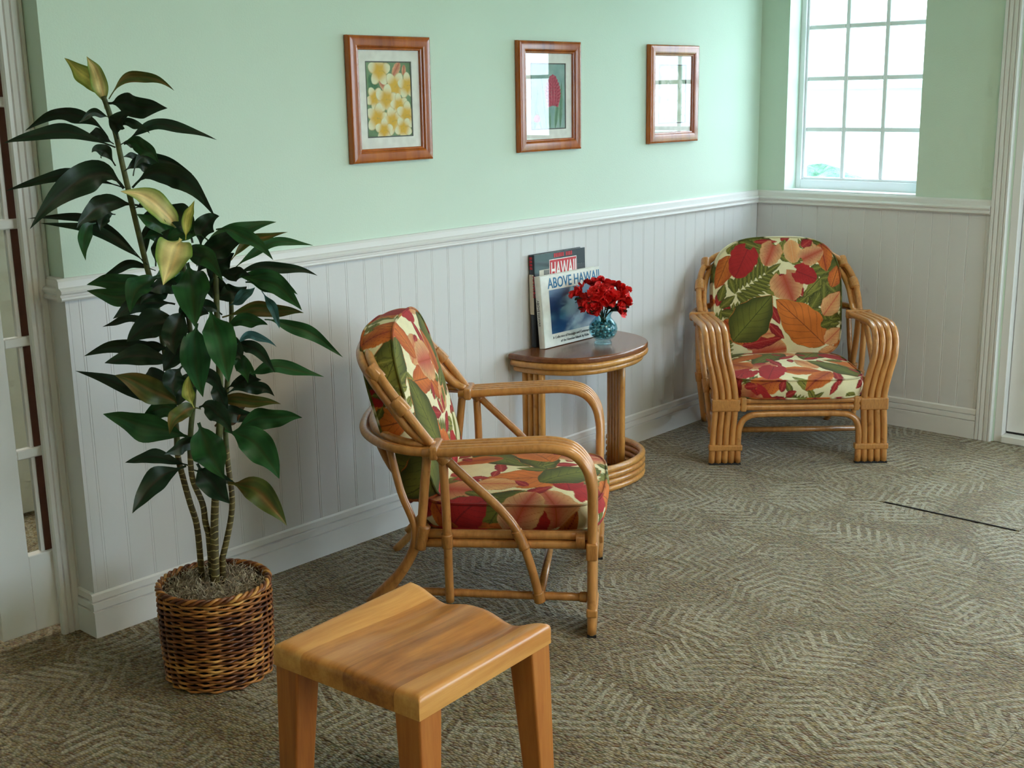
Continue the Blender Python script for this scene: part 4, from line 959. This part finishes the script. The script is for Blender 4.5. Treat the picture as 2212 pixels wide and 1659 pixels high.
# leaves: crop, base, middle, tip, width in picture pixels of that crop, depth of the tip (towards the camera negative), kind
LEAVES = [(A, (620, 370), (560, 250), (385, 125), 120, .02, 'y'), (A, (628, 430), (610, 250), (517, 115), 95, -.03, 'p'), (A, (650, 370), (800, 110), (1040, 320), 75, .03, 'o'), (A, (640, 395), (800, 400), (1000, 425), 150, -.06, 'd'), (A, (705, 610), (660, 480), (790, 450), 110, -.08, 'd'),
 (A, (645, 600), (470, 330), (150, 560), 95, .05, 'd'), (A, (690, 660), (360, 500), (20, 635), 95, -.04, 'd'), (A, (750, 630), (920, 440), (1295, 615), 78, .04, 'd'), (A, (740, 640), (860, 600), (950, 755), 105, -.08, 'g'), (A, (795, 830), (820, 600), (1150, 820), 85, .02, 'd'), (A, (790, 900), (1020, 640), (1285, 1075), 150, -.05, 'd'),
 (A, (680, 640), (590, 560), (515, 600), 75, .06, 'd'), (A, (690, 770), (600, 620), (548, 690), 90, -.06, 'd'), (A, (740, 905), (560, 640), (180, 1145), 190, -.08, 'd'), (A, (735, 900), (420, 760), (35, 920), 80, .05, 'd'), (A, (800, 1010), (600, 930), (480, 1090), 100, .04, 'd'), (A, (825, 1005), (560, 950), (460, 1140), 125, -.08, 'd'),
 (A, (860, 1350), (620, 1000), (165, 1085), 62, .05, 'd'), (A, (880, 1360), (640, 1120), (240, 1112), 66, -.02, 'd'), (A, (575, 1110), (470, 1140), (512, 1335), 85, -.09, 'g'), (A, (690, 1060), (600, 1040), (600, 1158), 80, -.02, 'd'), (A, (1080, 1195), (990, 960), (720, 922), 145, -.08, 'p'), (A, (1080, 1205), (1050, 1260), (975, 1482), 205, -.14, 'p'), (A, (1110, 1210), (1110, 1090), (1162, 975), 65, -.02, 'y'),
 (A, (1150, 1230), (1110, 1040), (980, 1015), 140, .02, 'd'), (A, (870, 1330), (860, 1180), (905, 1072), 60, .03, 'd'), (A, (930, 1370), (930, 1230), (1015, 1145), 95, -.04, 'd'), (A, (1045, 1215), (930, 1100), (815, 1058), 95, -.05, 'g'), (A, (1190, 1330), (1330, 1140), (1650, 1105), 120, .03, 'g'), (A, (1380, 1335), (1460, 1190), (1718, 1165), 62, .0, 'o'), (A, (1385, 1400), (1580, 1170), (1872, 1245), 66, .05, 'g'),
 (A, (1290, 1150), (1460, 1130), (1632, 1332), 100, -.06, 'g'), (A, (1200, 1270), (1190, 1080), (1310, 1070), 130, -.01, 'd'), (A, (1380, 1430), (1640, 1310), (1896, 1425), 72, .04, 'd'), (A, (1385, 1440), (1590, 1380), (1778, 1538), 100, .0, 'g'), (A, (1440, 1430), (1660, 1440), (1803, 1632), 120, -.07, 'g'), (A, (930, 1395), (750, 1310), (608, 1442), 62, .02, 'd'), (A, (960, 1480), (720, 1440), (518, 1480), 115, .04, 'g'),
 (A, (960, 1520), (720, 1570), (518, 1515), 115, -.03, 'g'), (A, (960, 1440), (800, 1440), (778, 1650), 150, -.10, 'g'), (A, (1120, 1350), (1160, 1500), (1163, 1730), 220, -.17, 'g'), (A, (1160, 1350), (1320, 1210), (1490, 1190), 150, -.05, 'd'), (A, (1250, 1480), (1290, 1350), (1400, 1290), 140, .0, 'd'), (A, (1170, 1420), (1260, 1300), (1330, 1190), 150, .03, 'd'), (A, (1180, 1500), (1300, 1480), (1420, 1560), 140, .02, 'd'),
 (B, (880, 180), (640, 120), (455, 280), 140, -.04, 'd'), (B, (800, 300), (560, 250), (383, 335), 62, .04, 'd'), (B, (960, 330), (720, 260), (548, 440), 210, -.02, 'd'), (B, (900, 500), (560, 410), (258, 535), 110, .03, 'd'), (B, (900, 580), (640, 500), (398, 582), 150, -.05, 'd'), (B, (1010, 910), (640, 760), (200, 636), 115, .03, 'd'), (B, (940, 890), (720, 740), (468, 665), 185, -.07, 'o'), (B, (995, 1095), (700, 1010), (388, 930), 205, -.02, 'g'),
 (B, (1055, 895), (880, 870), (843, 1068), 130, -.13, 'o'), (B, (1010, 890), (950, 780), (972, 668), 85, -.06, 'y'), (B, (1110, 200), (1190, 420), (1242, 714), 230, -.17, 'g'), (B, (1030, 310), (980, 520), (1070, 815), 210, -.15, 'g'), (B, (1200, 270), (1500, 170), (1757, 240), 115, -.04, 'o'), (B, (1200, 340), (1390, 260), (1512, 322), 105, -.07, 'g'), (B, (1470, 90), (1560, 200), (1592, 347), 66, -.05, 'b'), (B, (1490, 285), (1720, 290), (2024, 542), 105, .02, 'g'), (B, (1285, 475), (1400, 320), (1572, 472), 62, -.02, 'b'),
 (B, (1290, 560), (1350, 540), (1378, 720), 120, -.08, 'g'), (B, (1365, 672), (1540, 560), (1897, 677), 110, .0, 'g'), (B, (1220, 800), (1430, 660), (1557, 808), 115, .03, 'd'), (B, (1110, 865), (1360, 800), (1602, 862), 100, -.04, 'o'), (B, (1150, 1015), (1240, 930), (1372, 858), 140, .02, 'r'), (B, (1270, 1060), (1490, 900), (1747, 955), 165, -.01, 'g'), (B, (1040, 990), (1100, 1190), (1217, 1372), 240, -.15, 'g'), (B, (1220, 1040), (1480, 1100), (1590, 1372), 220, -.10, 'g'),
 (B, (980, 1285), (740, 1190), (538, 1262), 105, .0, 'd'), (B, (955, 1285), (720, 1350), (588, 1608), 165, -.09, 'd'), (B, (1030, 1270), (1110, 1400), (1252, 1542), 200, -.08, 'd'), (B, (1240, 1400), (1470, 1400), (1642, 1692), 180, -.06, 'o'), (B, (1000, 1310), (1120, 1330), (1292, 1402), 100, .03, 'd'), (B, (1150, 120), (1260, 130), (1370, 60), 130, .01, 'd'), (B, (960, 210), (830, 360), (880, 530), 180, -.06, 'd'), (B, (930, 600), (830, 690), (880, 810), 160, -.03, 'd'), (B, (1250, 190), (1350, 130), (1425, 66), 85, -.03, 'b'),
 (B, (1360, 30), (1560, 20), (1744, 218), 110, -.05, 'g'), (B, (1370, 20), (1580, -20), (1712, 112), 80, .02, 'g'), (B, (1000, 420), (880, 500), (800, 640), 170, -.04, 'd'), (B, (1180, 480), (1300, 440), (1330, 560), 150, -.02, 'd'), (B, (1050, 640), (940, 720), (900, 880), 150, .01, 'd'), (B, (1130, 720), (1180, 800), (1240, 900), 110, -.02, 'd'), (B, (880, 60), (760, 60), (640, 190), 150, -.05, 'd')]
frng = random.Random(5)
for fx_, fy_ in [(390, 560), (400, 640), (410, 720), (420, 800), (430, 880), (470, 600), (480, 680), (470, 760), (490, 840), (450, 520), (500, 740), (380, 690), (350, 620), (300, 470), (285, 420), (262, 340), (245, 280), (238, 255), (258, 315), (268, 370), (290, 450), (305, 520), (330, 600), (400, 900), (460, 900), (440, 960), (365, 760), (380, 830)]:
    up_ = frng.random(); sd_ = frng.choice((-1, 1)); rr_ = frng.uniform(60, 100)*(.8 if fy_ < 480 else 1)
    LEAVES.append(((lambda x, y: (x, y)), (fx_, fy_), (fx_+sd_*rr_*.5, fy_-frng.uniform(5, 45)), (fx_+sd_*rr_, fy_+frng.uniform(-20, 70)), frng.uniform(30, 52)*(.6 if fy_ < 480 else 1), frng.uniform(-.12, .1), frng.choice('dddg')))
LK = dict(d=((18, 38, 24), (34, 62, 38), (50, 32, 24)), g=((26, 66, 36), (46, 98, 48), (64, 66, 34)), o=((44, 66, 28), (96, 104, 42), (130, 84, 44)), y=((216, 206, 110), (112, 142, 46), (190, 160, 80)), p=((236, 216, 150), (104, 146, 52), (224, 160, 112)), b=((44, 84, 84), (92, 140, 146), (40, 70, 64)), r=((60, 50, 34), (92, 66, 42), (120, 70, 40)))
NSEG, NW = 20, 12
for li, (crop, b, m_, t, w, dd, kd) in enumerate(LEAVES):
    scl = 2.765 if crop is A else 3.16 if crop is B else 1.
    pb, pm_, pt = crop(*b), crop(*m_), crop(*t); dep = axis_depth(pb[1])
    jb = rng.uniform(-.02, .02)
    Pb, Pt = at_depth(*pb, dep+jb), at_depth(*pt, dep+dd)
    Pm = at_depth(*pm_, dep+dd*.45+rng.uniform(-.015, .015))
    s = np.linspace(0, 1, NSEG+1)[:, None]; cur = Pb*(1-s)**2+2*Pm*s*(1-s)+Pt*s*s
    tn = np.gradient(cur, axis=0); tn /= np.linalg.norm(tn, axis=1)[:, None]
    wid = w/scl/F_PX*dep*(1.0 if kd in 'yp' else .94); view = (cur-CAM); view /= np.linalg.norm(view, axis=1)[:, None]
    tilt = rng.uniform(-.35, .35)
    ss = s[:, 0]; prof = np.where(ss < .14, .10, np.sin(math.pi*np.clip((ss-.10)/.92, 0, 1)**.84)**1.2); prof[-1] = 0.01; prof = np.maximum(prof, np.where(ss < .2, .09, .01))
    V, col = [], []; c0, c1, c2 = (np.array(lin(x)) for x in LK[kd]); ph = rng.uniform(0, 6.28)
    cur = cur+np.outer(np.sin(ss*8+ph)*.0045*np.sin(math.pi*ss), [0, 0, 1.])
    for i in range(NSEG+1):
        side = np.cross(tn[i], view[i]); side /= np.linalg.norm(side); nn = np.cross(side, tn[i]); side = side*math.cos(tilt)+nn*math.sin(tilt); nn = np.cross(side, tn[i])
        for j in range(NW+1):
            q = j/NW*2-1; fold = .16*abs(q)*wid*prof[i]; wave = .13*wid*prof[i]*math.sin(ss[i]*15+ph+(2.5 if q > 0 else 0))*abs(q)
            V.append(cur[i]+side*q*wid/2*prof[i]*1.02-nn*(fold-wave))
            e = abs(q); mixv = e**1.5 if kd in 'yp' else .35+.4*e*math.sin(ss[i]*9+ph)**2
            c = c0*(1-mixv)+c1*mixv
            if kd in 'yp': st = .5+.5*math.sin(q*9+ph+ss[i]*2); c = c*(1-.3*st*(1-e))+c2*.3*st*(1-e)
            else:
                c = c*(1-.5*max(0, 1-e*5))+c2*.5*max(0, 1-e*5)
                pz_ = max(0, math.sin(ss[i]*5+ph)*math.sin(q*4+ph*2))*(.5 if kd in 'or' else .16); c = c*(1-pz_)+c2*pz_*1.2
            col.append(c*(1+.16*math.sin(q*15+ph)+.10*math.sin(ss[i]*24+q*6+ph)))
    F = [(i*(NW+1)+j, i*(NW+1)+j+1, (i+1)*(NW+1)+j+1, (i+1)*(NW+1)+j) for i in range(NSEG) for j in range(NW)]
    V = np.array(V); V[:, 1] = np.minimum(V[:, 1], -.016)
    lf = pl(mesh_obj('leaf', V, F, MAT['leaf'], plant, True)); set_print(lf.data, np.clip(np.array(col), 0, 1))
    if kd in 'yp': lf['label'] = 'pale yellow variegated leaf'

# ------------------------------------------------------------------ wooden stool
SX, SY, SR = -3.680, -1.424, math.radians(4.2)
stool = empty('wooden_stool', (SX, SY, 0), SR, label='square hardwood stool with scooped saddle seat, in the foreground', cat='stool')
SHX, SHY, STOP, STH = .2045, .197, .452, .048
def scoop(x, y):
    v = (SHY-y)/(2*SHY); g = smooth(0, .85, (x+SHX)/(2*SHX)); g = .18+.82*g
    dip = -.026*math.exp(-((v-.27)/.135)**2)-.028*math.exp(-((v-.76)/.14)**2)-.009*math.exp(-((v-.5)/.16)**2)
    return dip*float(g)
def seat_plank(va, vb):
    ya, yb = SHY-2*SHY*va, SHY-2*SHY*vb; nx, ny = 30, max(6, int((vb-va)*36)); V, F = [], []
    xs = np.concatenate([[-SHX, -SHX+.0015, -SHX+.005, -SHX+.011], np.linspace(-SHX+.022, SHX-.022, nx), [SHX-.011, SHX-.005, SHX-.0015, SHX]]); ys = np.linspace(ya, yb, ny)
    R0 = .014
    if va == 0: ys = np.concatenate([[ya, ya-.0015, ya-.005, ya-.010], np.linspace(ya-.016, yb, ny)])
    if vb == 1: ys = np.concatenate([np.linspace(ya, yb+.016, ny), [yb+.010, yb+.005, yb+.0015, yb]])
    def rnd_(d): return 0 if d >= R0 else R0-math.sqrt(max(0, R0*R0-(R0-d)**2))
    n2 = len(ys)
    for top in (1, 0):
        for x in xs:
            for y in ys:
                dx = SHX-abs(x); dy = SHY-abs(y)
                V.append((x, y, (STOP+scoop(x, y)-max(rnd_(dx), rnd_(dy))) if top else STOP-STH))
    m_ = len(xs)*n2
    for i in range(len(xs)-1):
        for j in range(n2-1):
            a, b, c, d = i*n2+j, i*n2+j+1, (i+1)*n2+j+1, (i+1)*n2+j; F.append((a, b, c, d)); F.append((m_+d, m_+c, m_+b, m_+a))
    for i in range(len(xs)-1):
        for j in (0, n2-1):
            a, b = i*n2+j, (i+1)*n2+j; F.append((a, b, m_+b, m_+a) if j == 0 else (b, a, m_+a, m_+b))
    for j in range(n2-1):
        for i in (0, len(xs)-1):
            a, b = i*n2+j, i*n2+j+1; F.append((b, a, m_+a, m_+b) if i == 0 else (a, b, m_+b, m_+a))
    bm = bmesh.new(); me = bpy.data.meshes.new('x'); me.from_pydata(V, [], F); bm.from_mesh(me); bpy.data.meshes.remove(me); bmesh.ops.recalc_face_normals(bm, faces=bm.faces)
    o = bm_obj('seat_plank', bm, MAT['stool'], stool, True)
    o.data.set_sharp_from_angle(angle=math.radians(50)); return o
for a, b in ((0, .2), (.2, .5), (.5, .84), (.84, 1)): seat_plank(a, b)
for sx in (-1, 1):
    for sy in (-1, 1):
        bm = bmesh.new(); bm_box(bm, (-.5, -.5, 0), (.5, .5, 1))
        for v in bm.verts:
            top = v.co.z > .5; w = .064 if top else .044; inn = .0 if top else -.012
            cx_ = sx*(SHX-.0015-(.032 if top else .026)-inn); cy_ = sy*(SHY-.0015-(.032 if top else .026)-inn)
            v.co = Vector((cx_+v.co.x*w, cy_+v.co.y*w, STOP-STH+.0005 if top else 0))
        bmesh.ops.bevel(bm, geom=[e for e in bm.edges if abs(e.verts[0].co.z-e.verts[1].co.z) > .1], offset=.005, segments=3, profile=.5, affect='EDGES')
        bm_obj('leg', bm, MAT['stool_leg'], stool)

# ------------------------------------------------------------------ ceiling fill panels (made up, out of view, added to brighten both rooms)
for i, (x, y) in enumerate(((-2.5, -2.7), (-5.0, -2.6), (-3.4, -4.4), (-3.1, 2.1))):
    l = empty('ceiling_light', (x, y, CEIL-.03), label=['recessed ceiling panel over the entrance side', 'recessed ceiling panel over the seating side', 'recessed ceiling panel towards the front windows', 'recessed ceiling panel in the room beyond the glazed door'][i], cat='ceiling light', group='ceiling light panels')
    boxes('light_frame', [((-.62, -.32, 0), (-.58, .32, .029)), ((.58, -.32, 0), (.62, .32, .029)), ((-.58, -.32, 0), (.58, -.28, .029)), ((-.58, .28, 0), (.58, .32, .029))], MAT['white_trim'], l)
    box('light_diffuser', (-.58, -.28, .006), (.58, .28, .012), MAT[('lamp', 'lamp_dim', 'lamp_dim', 'lamp_far')[i]], l)

# ------------------------------------------------------------------ beyond the glazed door: white post and shelf unit
box('white_post', (-3.242, 1.205, 0), (-3.182, 1.265, 2.6), MAT['white_trim'], None, .004, 1, label='white square post in the room beyond the glazed door', cat='post')
cab = empty('dark_cabinet', (-2.62, 2.80, 0), label='dark wooden cabinet far behind the glazed door', cat='cabinet')
box('cabinet_body', (-.30, -.2, .06), (.30, .2, 1.1), MAT['dark_brown'], cab, .004, 1)
for k in (-1, 1): box('cabinet_door', (k*.147-.143, -.215, .09), (k*.147+.143, -.201, 1.07), mk_plain('espresso_panel', (40, 30, 34), .4), cab, .004, 1)
boxes('cabinet_plinth', [((-.29, -.18, 0), (.29, .19, .06))], MAT['black'], cab)

# ------------------------------------------------------------------ outdoors
lawn = M('lawn'); v = lawn.obj(); lawn.set(Base_Color=lawn.ramp(lawn.noise(v, 3, 4), [(.3, lin((96, 140, 116))), (.7, lin((132, 168, 146)))]), Roughness=.9)
box('ground', (.16, -30, -.4), (40, 30, -.15), lawn.m, kind='structure')
box('ground_front', (-30, -30, -.4), (.15, RY0-.16, -.15), lawn.m, kind='structure')
house = empty('neighbour_house', (9, 2, -.15), label='pale house across the garden, seen through the window', cat='house')
hw_ = mk_paint('pale_stucco', (238, 238, 232), .8); hr_ = mk_plain('grey_roof_tile', (150, 164, 168), .7)
def hp(o): o.matrix_parent_inverse = Matrix.Translation((-9, -2, .15)); return o
hp(box('house_wall', (8, -3.2, -.15), (11, 7, 1.52), hw_, house)); hp(box('house_eave', (7.6, -3.5, 1.52), (11, 7, 1.60), hr_, house)); hp(mesh_obj('house_roof', [(7.6, -3.5, 1.6), (7.6, 7, 1.6), (10, 7, 2.3), (10, -3.5, 2.3), (11.5, -3.5, 1.6), (11.5, 7, 1.6)], [(0, 3, 2, 1), (3, 4, 5, 2), (0, 4, 3), (1, 2, 5)], mk_plain('pale_roof', (222, 228, 230), .8), house))
hg = M('hedge_leaves'); v = hg.obj(); hg.set(Base_Color=hg.ramp(hg.noise(v, 9, 4), [(.35, lin((52, 92, 70))), (.65, lin((96, 138, 112)))]), Roughness=.8); hg.bump(hg.noise(v, 14, 4), 1., .1)
for k, (x, y, rx, ry, rz, lab) in enumerate(((4.3, 3.9, .6, .7, .95, 'rounded shrub at the left of the window view'), (4.7, 2.2, .6, .75, .72, 'rounded shrub in the middle of the window view'), (4.5, .4, .6, .75, .62, 'rounded shrub at the right of the window view'))):
    bm = bmesh.new(); bmesh.ops.create_icosphere(bm, subdivisions=4, radius=1)
    for q in bm.verts:
        f = 1+.10*math.sin(q.co.x*7+k)*math.sin(q.co.y*6+2*k)*math.sin(q.co.z*8)+rng.uniform(-.075, .075); q.co = Vector((x+q.co.x*rx*f, y+q.co.y*ry*f, -.15+max(-.02, rz*.6+q.co.z*rz*.75*f)))
    bm_obj('garden_shrub', bm, hg.m, None, True, label=lab, cat='shrub', group='shrubs outside the window')
